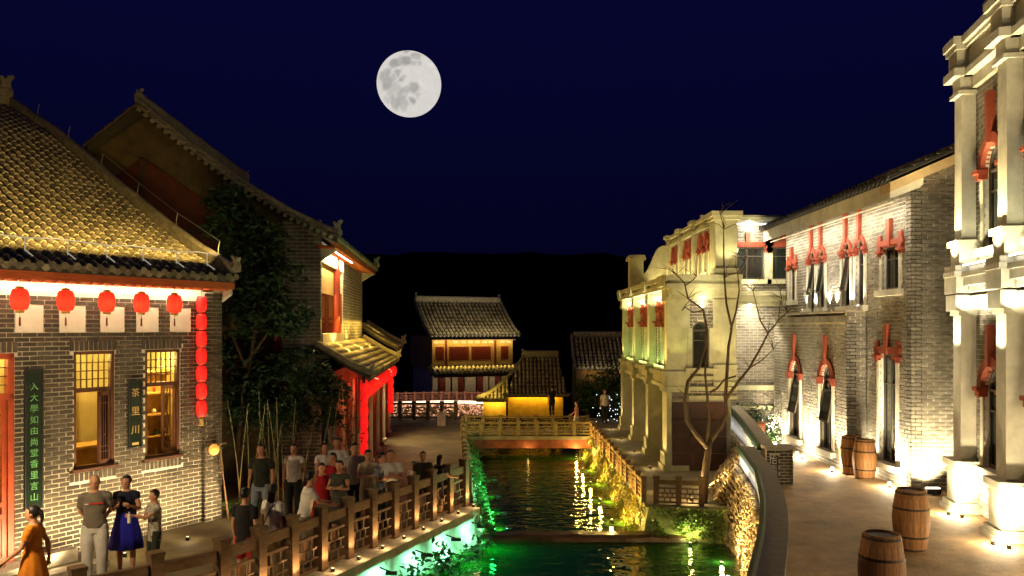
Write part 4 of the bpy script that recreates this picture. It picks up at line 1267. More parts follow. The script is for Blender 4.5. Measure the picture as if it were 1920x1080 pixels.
# eave, soffit and verge board
MB().prism([(0.70,6.66),(0.70,7.05),(-0.05,7.36),(-0.05,6.98),(0.05,6.9)], V(-0.45,0,0), V(0,1,0), Z, V(1,0,0), 0, gW+0.7).build("eave_soffit", M_cream, G)
vg = MB()
for x0 in (-0.50,):
    vg.prism([(0.72,6.80),(0.72,7.08),(-3.7,7.08+4.42*pitch_g),(-3.7,6.80+4.42*pitch_g)], V(x0,0,0), V(0,1,0), Z, V(1,0,0), 0, 0.5)
vg.build("verge_board", mat("warm_stucco", (0.50,0.36,0.19), 0.8, 0.15, 3), G)
profG = [(0,7.10),(4.5,7.10+4.5*pitch_g)]
tiled_roof(G, (-0.5,0.76,0), (1,0,0), (0,-1,0), gW+0.8, profG, 0.22, 0.3, 0.07, mtile=mat("unlit_roof_tile", (0.03,0.028,0.025), 0.85, 0.3, 9))  # unlit roof: its darkness is put into the tile colour
MG = root_matrix(G); MG3 = MG.to_3x3()
G_up = [(8.0, 0.75, 55), (7.1, 0.8, 90), (5.0, 0.85, 120), (4.55, 0.85, 80), (2.42, 0.85, 140), (2.05, 0.30, 90), (0.38, 0.32, 170), (1.85, 0.3, 60)]
for x, y, pw in G_up:
    uplight(MG @ V(x, y, 0), pw*8.5, (1.0,0.84,0.58), MG3 @ V(0,-0.30,0.94), "small round ground uplight at the foot of the brick house wall", "uplights along the brick house", 105, bright=True)
# flood on the gable end
fl = thing("floodlight", "bright square floodlight standing against the brick gable end", "lamp", MG @ V(-0.42,-0.28,0), 0)
MB().box(-0.16,0.16,-0.06,0.06,0.02,0.14).build("housing", M_iron, fl)
MB().box(-0.14,0.14,-0.05,0.05,0.141,0.152).build("lens", M_lens, fl)
MB().box(-0.03,0.03,-0.04,0.04,0,0.02).build("foot", M_iron, fl)
lamp('SPOT', "beam", (0,0,0.2), 900, (1.0,0.82,0.5), fl, (0,0.42,0.85), 0.06, 120, 0.8)
# upper wall lights on the bay roof
for x, pw in ((2.5, 40), (3.1, 90), (4.15, 90), (4.7, 70), (5.68, 80), (6.5, 60)):
    lamp('SPOT', "ledge_light", (x,0.18,4.28), pw*3.8, (1.0,0.90,0.80), G, (0,-0.16,0.98), 0.03, 75, 0.8)
    MB().lathe([(0.03,0),(0.03,0.05),(0.02,0.055)], 8, (x,0.18,4.22)).build("ledge_lamp", M_plaster, G)

MB().box(-0.2,gW,0.50,0.53,6.62,6.65).build("added_eave_strip", M_plaster, G)  # added strip under the eave, housing for the wash below
lamp('AREA', "eave_wash", (gW/2,0.55,6.58), 190, (1.0,0.88,0.72), G, (0,-0.55,-0.83), gW, size_y=0.05)  # added eave wash to brighten the upper wall
for x_ in (-0.45,):
    lamp('SPOT', "gable_wash", (x_-0.25,-0.7,0.25), 420, (1.0,0.84,0.56), G, (0.30,0,0.95), 0.05, 90, 0.8)
# ================================================================ cream arcade building (far right)
H = thing("cream_arcade_building", "cream stucco building with arcade piers, curved parapet and red window heads", "building", (4.45,23.0,0), PI/2)
acc = brick_acc(H, 0.28, 0.095, 0.014)
px_ = [0.34, 3.40, 6.45, 9.45]
# canal side: upper floor wall
ops = []
for i in range(3):
    for k in (0.34, 0.66):
        c = px_[i]+(px_[i+1]-px_[i])*k
        ops += west_window(H, (0,-0.28,0), (1,0,0), c, 0.60, 2.95, 4.30, True, 4.95, ring=0.11, pj=1.8, cas=1, mj=M_creamH)
brickwork(acc, (0,-0.28,0), (1,0,0), 9.9, 2.4, 5.3, ops, 0.2)
# near side: narrow brick panel with arched window
ops = west_window(H, (0,-2.0,0), (0,1,0), 1.03, 0.48, 2.95, 4.05, True, None, plain=True, cas=1, mj=M_creamH)
brickwork(acc, (0,-2.0,0), (0,1,0), 2.0, 2.05, 5.3, ops, 0.2)
# set-back wall
sx = 4.2
ops = west_window(H, (sx,-5.3,0), (0,1,0), 1.75, 1.15, 5.75, 6.85, False, 7.35, ring=0.25, cas=2, mj=M_creamH)
ops += west_window(H, (sx,-5.3,0), (0,1,0), 0.55, 0.7, 5.75, 6.85, False, 7.35, ring=0.2, cas=1, mj=M_creamH)
brickwork(acc, (sx,-5.3,0), (0,1,0), 3.35, 0.0, 7.85, ops, 0.2)
# upper storey along the canal
ops = []
for c in (0.85, 1.55, 2.85, 3.6, 5.0, 5.7):
    ops += west_window(H, (0,-1.38,0), (1,0,0), c, 0.46, 5.75, 6.55, False, 6.98, ring=0.12, cas=1, mj=M_creamH)
brickwork(acc, (0,-1.38,0), (1,0,0), 6.4, 5.5, 7.3, ops, 0.2)
brick_done(acc, M_brickG, M_mortarG, 120)
def pier(x, y0, y1, w_, d, zs, name, top=None):
    """pier with base and capital, front at y1"""
    MB().box(x-w_/2-0.06,x+w_/2+0.06,y0,y1+0.08,zs[0],zs[0]+0.10).box(x-w_/2,x+w_/2,y0,y1,zs[0]+0.10,zs[1]-0.12).box(x-w_/2-0.06,x+w_/2+0.06,y0,y1+0.07,zs[1]-0.12,zs[1]).build(name, M_creamH, H)
for i, x in enumerate(px_):
    w_ = 0.68 if i == 0 else 0.46
    MB().box(x-w_/2-0.10,x+w_/2+0.10,-0.62,0.12,0,0.16).box(x-w_/2-0.04,x+w_/2+0.04,-0.6,0.06,0.16,0.5).box(x-w_/2,x+w_/2,-0.6,0.0,0.5,2.25).build("arcade_pier", M_creamH, H)
    MB().box(x-w_/2-0.05,x+w_/2+0.05,-0.66,0.07,2.255,2.42).box(x-w_/2-0.02,x+w_/2+0.02,-0.66,0.03,2.42,2.74).box(x-w_/2-0.07,x+w_/2+0.07,-0.66,0.10,2.74,2.86).build("band_block", M_creamH, H)
    MB().box(x-w_/2,x+w_/2,-0.66,-0.03,2.86,3.0).box(x-w_/2+0.03,x+w_/2-0.03,-0.66,-0.05,3.0,4.88).box(x-w_/2-0.03,x+w_/2+0.03,-0.66,0.03,4.88,5.0).build("pilaster", M_creamH, H)
    MB().box(x-w_/2-0.02,x+w_/2+0.02,-0.66,0.02,5.0,5.3).box(x-w_/2-0.08,x+w_/2+0.08,-0.66,0.14,5.3,5.62).build("cornice_block", M_creamH, H)
cornice(H, 0, 9.8, -0.30, [(2.30,2.42,0.20),(2.42,2.66,0.14),(2.66,2.80,0.28)], "band_course", M_creamH, (0,1))
cornice(H, 0, 9.8, -0.30, [(4.92,5.05,0.12),(5.05,5.22,0.22),(5.22,5.36,0.36),(5.36,5.46,0.26),(5.46,5.60,0.40)], "top_cornice", M_creamH, (1,1))
MB().box(0.1,9.8,-1.4,-0.34,5.48,5.56).build("roof_deck", M_coping, H)
# near side trims
def near(name, y0, y1, zz, m=M_creamH):
    mb = MB()
    for z0, z1, pr in zz: mb.box(-pr, 0.06, y0, y1, z0, z1)
    return mb.build(name, m, H)
near("top_cornice", -2.08, -0.02, [(4.92,5.05,0.10),(5.05,5.22,0.18),(5.22,5.36,0.30),(5.36,5.46,0.22),(5.46,5.62,0.36)])
near("band_course", -2.0, -0.62, [(2.30,2.42,0.10),(2.60,2.72,0.06),(2.05,2.16,0.08)])
near("corner_strip", -0.13, 0.01, [(0,0.163,0.115),(0.163,2.25,0.062)])
near("corner_pier", -0.66, 0.01, [(2.26,2.42,0.07),(2.42,2.74,0.04),(2.74,2.86,0.09),(2.86,4.88,0.03),(4.88,5.0,0.06)])
near("near_pier", -1.98, -1.32, [(2.45,2.56,0.14),(2.56,2.9,0.08),(2.9,3.05,0.12),(3.05,4.86,0.05),(4.86,4.95,0.10)])
MB().box(-0.30,0.5,-2.02,-1.28,5.63,5.8).box(-0.22,0.45,-1.96,-1.34,5.8,7.18).box(-0.30,0.5,-2.03,-1.27,7.18,7.28).box(-0.36,0.55,-2.09,-1.21,7.28,7.42).build("tower_pier", M_creamH, H)
# stone base wall facing the walk: granite slabs
gs = MB()
slab = MB().box(-0.006,0.03,-0.252,0.252,-0.237,0.237).mesh("granite_slab", M_granite)
MB().box(-0.035,0.3,-1.72,-0.14,0,2.05).build("base_wall", M_coping, H)
for r_ in range(4):
    for c in range(4):
        y_ = -0.405-0.52*c
        if y_ < -1.5: continue
        q = link("granite_slab", slab, H); q.location = (-0.068, y_, 0.26+r_*0.49)
# upper storey trims
for x in (2.15, 4.25, 6.2):
    MB().box(x-0.16,x+0.16,-1.45,-1.22,5.57,7.05).box(x-0.21,x+0.21,-1.45,-1.16,7.05,7.12).box(x-0.17,x+0.17,-1.45,-1.2,7.12,7.34).box(x-0.24,x+0.24,-1.45,-1.12,7.34,7.46).build("pilaster", M_creamH, H)
cornice(H, 0.5, 6.5, -1.36, [(7.06,7.16,0.10),(7.16,7.30,0.03),(7.30,7.40,0.14)], "parapet_moulding", M_creamH, (0,1))
# curved parapet at the far end
cv = [(-0.35,5.62),(-0.35,6.05)]
for i in range(11):
    t_ = i/10
    a_ = -0.35-1.0*t_
    cv.append((a_, 6.05+1.15*(1/(1+math.exp(-9*(t_-0.42))))))
cv += [(-1.4,7.25),(-1.4,5.62)]
MB().prism(cv, V(6.9,0,0), V(0,1,0), Z, V(1,0,0), 0, 0.25).build("scroll_parapet", M_creamH, H)
MB().box(6.6,7.25,-0.42,0.06,5.63,6.62).box(6.52,7.33,-0.5,0.14,6.62,6.72).box(6.55,7.3,-0.47,0.11,6.72,6.8).build("end_pier", M_creamH, H)
MB().box(5.2,6.2,-3.4,-2.4,7.2,8.0).build("roof_tank", mat("dull_green_paint", (0.05,0.08,0.04), 0.7, 0.3, 5), H)
# set-back wall trims
def back(name, zz, y0=-5.3, y1=-1.95, m=M_creamH):
    mb = MB()
    for z0, z1, pr in zz: mb.box(sx-pr, sx+0.06, y0, y1, z0, z1)
    return mb.build(name, m, H)
back("top_cornice", [(4.85,5.0,0.10),(5.0,5.2,0.20),(5.2,5.35,0.30)])
back("parapet_cap", [(7.74,7.84,0.08),(7.84,7.92,0.14)])
back("string_course", [(2.0,2.16,0.10)]); back("string_course", [(1.36,1.46,0.06)])
MB().box(0.46,sx-0.35,-1.97,-1.8,0,7.2).build("side_wall", M_creamH, H)
MH = root_matrix(H); MH3 = MH.to_3x3()
for x in px_:
    uplight(MH @ V(x, 0.42, 0), 85 if x > 1 else 95, (1.0,0.72,0.34), MH3 @ V(0,-0.2,0.98), "ground uplight at the foot of an arcade pier", "uplights along the arcade", 90)
    lamp('SPOT', "band_light", (x,0.28,2.9), 55, (0.95,0.80,0.28), H, (0,-0.16,0.98), 0.04, 100, 0.7)
for x in (1.9, 4.9, 7.9):
    lamp('AREA', "cornice_glow", (x,0.0,4.86), 48, (1.0,0.88,0.56), H, (0,-0.5,0.86), 2.2, size_y=0.04)
    lamp('AREA', "ledge_glow", (x,-0.02,2.90), 20, (0.62,0.9,0.28), H, (0,-0.35,0.93), 2.2, size_y=0.04)
    lamp('AREA', "deck_glow", (x*0.8-0.5,-0.85,5.62), 40, (1.0,0.78,0.36), H, (0,-0.6,0.8), 2.0, size_y=0.05)
lamp('AREA', "cornice_glow", (-0.32,-1.0,4.86), 18, (1.0,0.90,0.62), H, (0.5,0,0.86), 0.04, size_y=2.2)
lamp('AREA', "eave_wash", (-0.42,-1.0,4.80), 9, (1.0,0.90,0.66), H, (0.55,0,-0.83), 0.04, size_y=1.4)  # added wash under the near cornice, without a fitting
lamp('SPOT', "pier_light", (-0.55,-0.35,2.95), 22, (0.78,0.85,0.20), H, (0.2,0,0.98), 0.04, 90)
lamp('SPOT', "pier_light", (-0.55,-1.65,3.0), 30, (1.0,0.85,0.42), H, (0.2,0,0.98), 0.04, 90)
lamp('AREA', "eave_wash", (sx-0.40,-3.6,4.72), 90, (1.0,0.90,0.70), H, (0.55,0,-0.83), 0.04, size_y=3.0)  # added wash on the set-back wall, without a fitting
lamp('AREA', "eave_wash", (sx-0.25,-3.6,7.62), 90, (1.0,0.92,0.78), H, (0.6,0,-0.80), 0.04, size_y=3.0)
lamp('AREA', "cornice_glow", (sx-0.28,-3.6,5.42), 40, (1.0,0.88,0.6), H, (0.35,0,0.93), 0.04, size_y=3.0)
MB().box(sx-0.16,sx-0.13,-5.2,-2.2,7.60,7.63).build("light_strip", M_strip, H)
lamp('SPOT', "tower_light", (-0.6,-1.65,5.75), 70, (1.0,0.9,0.5), H, (0.22,0,0.97), 0.04, 80)

# ================================================================ terrace parapets and rubble wall
M_panel = mat("white_relief_panel", (0.72,0.70,0.68), 0.6, 0.12, 8)
def parapet(name, label, pts, z0, z1s, panels=True):
    t = thing(name, label, "parapet", (0,0,0))
    n = len(pts)
    zz = lambda i: z1s[0]+(z1s[1]-z1s[0])*i/(n-1)
    def sw(prof, nm, m):
        mb = MB(); k = len(prof)
        for i, p in enumerate(pts):
            tt = (pts[min(i+1,n-1)]-pts[max(i-1,0)]).normalized(); s_ = V(tt.y,-tt.x,0)
            for a, b, top in prof: mb.v.append(tuple(p+s_*a+Z*((zz(i) if top else z0)+b)))
        for i in range(n-1):
            for j in range(k): mb.f.append((i*k+j, i*k+(j+1)%k, (i+1)*k+(j+1)%k, (i+1)*k+j))
        mb.f.append(tuple(range(k))); mb.f.append(tuple((n-1)*k+j for j in reversed(range(k))))
        return mb.build(nm, m, t)
    sw([(0.03,-0.05,0),(0.30,-0.05,0),(0.30,-0.09,1),(0.03,-0.09,1)], "core", M_coping)
    sw([(0.02,-0.088,1),(0.33,-0.088,1),(0.33,-0.0,1),(0.02,-0.0,1)], "coping", M_coping)
    sw([(-0.08,-0.13,1),(0.019,-0.13,1),(0.019,0.012,1),(-0.02,0.03,1),(-0.08,0.0,1)], "cap", M_greencap)
    if panels:
        for i in range(n-1):
            a, b = pts[i], pts[i+1]
            d = (b-a).normalized(); s_ = V(d.y,-d.x,0)
            L_ = (b-a).length
            for k in range(max(1, round(L_/0.9))):
                kk = max(1, round(L_/0.9)); l0 = L_*k/kk+0.03; l1 = L_*(k+1)/kk-0.03
                zt = zz(i)-0.16; zb = z0+0.46
                pn = MB().obox(a, d, Z, s_, (l0, l1), (zb, zt), (-0.012, 0.029))
                q = pn.build("panel", M_panel, t)
                rl2 = MB()
                for j in range(5):
                    c0 = l0+0.06+(l1-l0-0.12)*j/5
                    rl2.obox(a, d, Z, s_, (c0, c0+(l1-l0)*0.10), (zb+0.08, zt-0.06), (-0.025,-0.013))
                rl2.obox(a, d, Z, s_, (l0+0.02, l1-0.02), (zb+0.03, zb+0.06), (-0.03,-0.013)).obox(a, d, Z, s_, (l0+0.02, l1-0.02), (zt-0.05, zt-0.02), (-0.03,-0.013))
                rl2.build("relief", M_panel, q)
    return t
parapet("terrace_parapet", "curved terrace parapet with grey coping, green cap and white panels", PAR1, TZ, (1.25, 1.25))
parapet("terrace_parapet", "straight parapet behind the brick pier with green cap and white panels", PAR2, TZ, (1.25, 1.5))
# brick pier with white carved plaque
BP = thing("brick_pier", "short brick pier with a white carved plaque between the two parapets", "pier", (6.72,19.15,TZ), PI)
acc = brick_acc(BP, 0.21, 0.075, 0.012)
brickwork(acc, (0,0.0,0), (1,0,0), 0.62, 0, 0.84, [(0.34,0.56,0.22,0.70)], 0.1)
brickwork(acc, (0,-0.28,0), (0,1,0), 0.28, 0, 0.84, (), 0.1)
brick_done(acc, M_brickA, M_mortar, 80)
MB().box(0.10,0.52,-0.28,-0.1,0,0.84).build("core", M_mortar, BP)
MB().box(-0.05,0.67,-0.33,0.06,0.845,0.92).build("coping", M_coping, BP)
MB().box(0.34,0.56,-0.09,-0.07,0.22,0.70).build("plaque", M_iron, BP)
glyph("怡", 0.24, M_panel, BP, (0.45,-0.055,0.57), PI); glyph("园", 0.22, M_panel, BP, (0.45,-0.055,0.34), PI)
# rubble wall
top = [V(7.2,26.5,0.82), V(6.66,23.2,0.82), V(6.3,21.2,0.82), V(6.0,19.6,0.82), V(5.44,19.3,0.82), V(5.29,18.4,0.82), V(5.1,17.3,0.82), V(4.89,16.1,0.82), V(4.5,14.6,0.82), V(4.1,13.15,0.82), V(3.72,11.95,0.82), V(3.32,10.8,0.82), V(2.72,9.2,0.82), V(2.19,7.7,0.82), V(1.69,6.3,0.82), V(1.1,4.6,0.82)]
bot = [V(6.75,26.5,0.0), V(5.95,23.0,0.0), V(5.35,21.2,0.0), V(4.8,19.8,-0.05), V(4.5,18.9,-0.5), V(4.80,17.95,-1.0), V(4.72,17.0,-1.45), V(4.5,15.9,-1.45), V(4.12,14.4,-1.45), V(3.74,12.95,-1.45), V(3.36,11.75,-1.45), V(2.96,10.6,-1.45), V(2.36,9.0,-1.45), V(1.85,7.5,-1.45), V(1.35,6.1,-1.45), V(0.78,4.4,-1.45)]
RW = thing("rubble_wall", "sloping rubble stone retaining wall under the terrace", "wall", (0,0,0))
mb = MB()
nv = 6
for i in range(len(top)):
    for j in range(nv+1): mb.v.append(tuple(bot[i].lerp(top[i], j/nv)))
for i in range(len(top)-1):
    for j in range(nv):
        a = i*(nv+1)+j
        mb.f.append((a, a+nv+1, a+nv+2, a+1))
mb.build("bed", mat("dark_joint", (0.09,0.07,0.04), 0.95, 0.3, 6), RW)
rs = random.Random(11)
stones = []
def rubble(i0, i1, cell):
    for i in range(i0, i1):
        L_ = ((top[i+1]-top[i]).length+(bot[i+1]-bot[i]).length)/2
        Hh = (top[i]-bot[i]).length
        nu = max(1, round(L_/cell)); nw = max(1, round(Hh/(cell*0.8)))
        for a in range(nu):
            for b in range(nw):
                t_ = (a+0.5+rs.uniform(-0.22,0.22)+(0.5 if b % 2 else 0)*0.8)/nu; s_ = (b+0.5+rs.uniform(-0.2,0.2))/nw
                if t_ > 1.02 or s_ > 0.98: continue
                p = bot[i].lerp(bot[i+1], t_).lerp(top[i].lerp(top[i+1], t_), s_)
                u_ = (bot[i+1]-bot[i]).normalized(); w_ = (top[i]-bot[i]).normalized(); n_ = u_.cross(w_).normalized()
                if n_.x > 0: n_ = -n_
                stones.append((p, u_, w_, n_, cell*rs.uniform(0.42,0.62), cell*0.8*rs.uniform(0.40,0.6), rs.uniform(0.04,0.09)))
rubble(0, 9, 0.135); rubble(9, 15, 0.19)
def stone_geo(p, u_, w_, n_, a, b, d):
    k = 6
    ring = []
    for j in range(k):
        g_ = 2*PI*j/k+rs.uniform(-0.2,0.2); f_ = rs.uniform(0.85,1.1)
        ring.append((a*f_*math.cos(g_), b*f_*math.sin(g_)))
    vs = [p+u_*x+w_*y-n_*0.03 for x, y in ring]+[p+u_*x*0.72+w_*y*0.72+n_*d*rs.uniform(0.8,1.2) for x, y in ring]
    fs = [tuple(range(k, 2*k))]+[(j, (j+1)%k, k+(j+1)%k, k+j) for j in range(k)]
    return vs, fs
sv = sorted(range(len(stones)), key=lambda i: (not in_view(stones[i][0]), -stones[i][4]/stones[i][0].length))
rest = MB()
for r_, i in enumerate(sv):
    vs, fs = stone_geo(*stones[i])
    if r_ < 240 and in_view(stones[i][0]):
        c = stones[i][0]
        q = MB().add([v-c for v in vs], fs).build("stone", M_stone, RW); q.location = c
    else:
        rest.add(vs, fs)
tag(rest.build("small_stone", M_stone, RW), kind="stuff")
# lights that graze the rubble and the panels
for x, y, z_, pw, c in ((4.35,16.6,-0.82,60,YEL),(3.75,14.2,-0.82,50,YEL),(4.2,18.75,0.05,60,YEL),(5.05,20.4,0.02,45,YEL),(3.3,12.6,-0.74,70,YEL),(2.85,11.3,-0.74,70,YEL),(4.15,15.4,-0.74,70,YEL)):
    uplight((x,y,z_), pw*6.0, (1.0,0.70,0.28), (0.55,0.15,0.82), "small uplight at the foot of the rubble wall", "uplights under the rubble wall", 130)
for (a, b, pw) in ((PAR1[7], PAR1[9], 4), (PAR1[9], PAR1[11], 5), (PAR2[0], PAR2[1], 4), (PAR2[1], PAR2[3], 6)):
    m_ = (a+b)/2; d = (b-a).normalized(); s_ = V(-d.y, d.x, 0)
    q = lamp('AREA', "added_panel_light", m_+s_*0.25+Z*0.95, pw, (0.92,0.94,1.0), None, V(-s_.x*0.95,-s_.y*0.95,0.1), (b-a).length*0.9, size_y=0.04)  # added area light on the panels, floats without a fitting

# ================================================================ barrels
PRB = [(0.225,0),(0.255,0.18),(0.282,0.40),(0.29,0.52),(0.282,0.64),(0.255,0.84),(0.225,1.0)]
NST = 18
def stave_mesh():
    mb = MB(); k = len(PRB)
    for (r_, z_) in PRB:
        for g_, rr in ((-1,r_),(0,r_*1.006),(1,r_)):
            a = PI/NST*g_*0.955
            mb.v.append((rr*math.cos(a), rr*math.sin(a), z_))
        mb.v.append(((r_-0.03)*math.cos(PI/NST*0.95), (r_-0.03)*math.sin(PI/NST*0.95), z_))
        mb.v.append(((r_-0.03)*math.cos(-PI/NST*0.95), (r_-0.03)*math.sin(-PI/NST*0.95), z_))
    for i in range(k-1):
        for j in range(5):
            j2 = (j+1) % 5
            mb.f.append((i*5+j, i*5+j2, i*5+5+j2, i*5+5+j))
    mb.f.append((4,3,2,1,0)); mb.f.append(tuple((k-1)*5+j for j in range(5)))
    me = mb.mesh("stave", M_barrel)
    return me
STV = stave_mesh()
def rad_at(z_):
    for (r0, z0), (r1, z1) in zip(PRB, PRB[1:]):
        if z0 <= z_ <= z1: return r0+(r1-r0)*(z_-z0)/(z1-z0)
HOOP = []
for z_ in (0.03, 0.24, 0.70, 0.955):
    ra, rb = rad_at(z_-0.018)+0.006, rad_at(z_+0.018)+0.006
    HOOP.append(MB().lathe([(ra-0.012,z_-0.018),(ra,z_-0.018),(rb,z_+0.018),(rb-0.012,z_+0.018)], 28).mesh("hoop", M_hoop))
HEAD = MB().lathe([(0.193,0.93),(0.193,0.945)], 28).mesh("head", mat("dark_barrel_head", (0.10,0.045,0.02), 0.7, 0.3, 6))
def barrel(loc, rz, label, s=1.0):
    t = thing("barrel", label, "barrel", loc, rz, "wine barrels on the terrace")
    for i in range(NST):
        q = link("stave", STV, t); q.rotation_euler = (0,0,2*PI*i/NST)
    for me in HOOP: link("hoop", me, t)
    link("head", HEAD, t)
    t.scale = (s, s, s)
    return t
def on_terrace(px, py):
    Y = 1500*(CAM_H-TZ)/(py-615); return V((px-960)*Y/1500, Y, TZ)
barrel(on_terrace(1708,1030), 0.4, "brown wooden barrel standing alone in mid terrace before the stucco building", 1.02)
barrel(V(4.92,10.65,TZ), 1.1, "pale orange wooden barrel standing nearest the curved parapet", 1.02)
barrel(on_terrace(1621,897), 0.2, "wooden barrel by the tall window of the brick house, in front of its twin", 0.98)
barrel(on_terrace(1596,889), 0.9, "darker wooden barrel half hidden behind its twin by the brick house", 0.98)
# terracotta pot and plants at the far end of the terrace
t = thing("planter_pot", "orange terracotta pot with a small shrub at the end of the terrace", "pot", (7.75,25.6,TZ))
MB().lathe([(0.22,0),(0.30,0.35),(0.34,0.62),(0.36,0.64),(0.36,0.72),(0.30,0.72)], 18).build("pot", mat("terracotta", (0.40,0.14,0.05), 0.8, 0.2, 6), t)
rp = random.Random(5)
leaf_mesh("foliage", [(rp.gauss(0,0.26), rp.gauss(0,0.26), 0.8+abs(rp.gauss(0,0.22))) for _ in range(300)], 0.12, M_leaf, t)
t = thing("shrub", "low dark shrub dotted with fairy lights at the end of the terrace", "shrub", (8.45,26.1,TZ))
leaf_mesh("foliage", [(rp.gauss(0,0.30), rp.gauss(0,0.25), abs(rp.gauss(0.3,0.2))) for _ in range(500)], 0.11, M_leaf, t)
fl2 = MB()
for _ in range(70): fl2.ell((rp.uniform(-0.5,0.5), -0.28+rp.uniform(-0.05,0.05), rp.uniform(0.45,0.95)), 0.014, 0.014, 0.014, 5, 4)
tag(fl2.build("fairy_light", emit("fairy_glow", (1,0.9,0.8), 3.0), t), kind="stuff")

# ================================================================ bare tree by the walk
TR = thing("bare_tree", "leafless branching tree standing at the corner of the lower walk", "tree", (4.46,18.75,0))
def at_tree(px, py, dy=0.0):
    Y = 18.75+dy
    return V((px-960)*Y/1500-4.46, dy, CAM_H-(py-615)*Y/1500)
def limb(name, pts, r0, r1):
    n = len(pts)
    MB().tube([at_tree(*p) for p in pts], [0.72*(r0+(r1-r0)*(i/(n-1))**0.8) for i in range(n)], 9).build(name, M_bark, TR, True)
limb("trunk", [(1318,950,0),(1320,915,0),(1323,880,0),(1328,845,0),(1331,825,0)], 0.15, 0.10)
limb("branch", [(1328,842,0),(1305,815,-0.1),(1288,790,-0.15),(1284,750,-0.2),(1290,715,-0.2),(1310,690,-0.2),(1322,650,-0.2),(1325,610,-0.2),(1318,580,-0.25),(1290,560,-0.3),(1283,530,-0.3),(1268,515,-0.3)], 0.085, 0.018)
limb("branch", [(1318,582,-0.25),(1300,586,-0.3),(1283,575,-0.3),(1278,583,-0.3)], 0.03, 0.012)
limb("branch", [(1285,535,-0.3),(1297,527,-0.3),(1306,518,-0.3)], 0.025, 0.012)
limb("branch", [(1331,828,0),(1352,800,0.1),(1362,775,0.15),(1360,745,0.2),(1363,700,0.2),(1366,650,0.2),(1372,615,0.2),(1362,570,0.2),(1358,520,0.2),(1357,470,0.25),(1357,425,0.3),(1349,395,0.3)], 0.085, 0.012)
limb("branch", [(1370,618,0.2),(1380,585,0.25),(1386,545,0.3),(1383,510,0.3),(1397,490,0.35)], 0.04, 0.012)
limb("branch", [(1360,750,0.2),(1385,715,0.1),(1405,690,0.1),(1425,655,0.1),(1440,625,0.1),(1460,600,0.1),(1477,585,0.1)], 0.06, 0.015)
limb("branch", [(1332,735,0),(1345,728,0.05),(1358,712,0.1),(1380,705,0.12)], 0.04, 0.03)
limb("branch", [(1440,625,0.1),(1425,600,0.1),(1418,570,0.1),(1412,545,0.1)], 0.03, 0.01)
limb("branch", [(1460,600,0.1),(1462,575,0.1),(1466,560,0.1)], 0.022, 0.009)
limb("branch", [(1325,830,0),(1330,790,-0.05),(1326,740,-0.05),(1322,700,-0.05),(1325,655,-0.2)], 0.06, 0.03)
limb("branch", [(1405,690,0.1),(1428,676,0.12),(1450,655,0.12)], 0.03, 0.012)

rt_ = random.Random(77)
for bx0, by0, n_ in ((1268,515,4),(1306,518,3),(1357,430,5),(1352,400,3),(1397,490,4),(1477,585,5),(1466,560,3),(1412,545,4),(1450,655,4),(1278,583,3),(1290,560,3),(1360,520,4),(1384,515,3),(1440,625,3),(1425,600,3),(1326,610,3),(1288,745,2),(1405,690,2)):
    tw_ = MB()
    for _ in range(n_):
        a = rt_.uniform(-1.1,1.1); L0 = rt_.uniform(18,42); dy = rt_.uniform(-0.3,0.4)
        p0 = at_tree(bx0, by0, 0.1); p1 = at_tree(bx0+L0*0.5*math.sin(a)+rt_.uniform(-4,4), by0-L0*0.5*math.cos(a), 0.1+dy*0.5); p2 = at_tree(bx0+L0*math.sin(a*1.2), by0-L0*math.cos(a*1.2), 0.1+dy)
        tw_.tube([p0,p1,p2], [0.010,0.007,0.003], 5)
    tw_.build("twig", M_bark, TR)
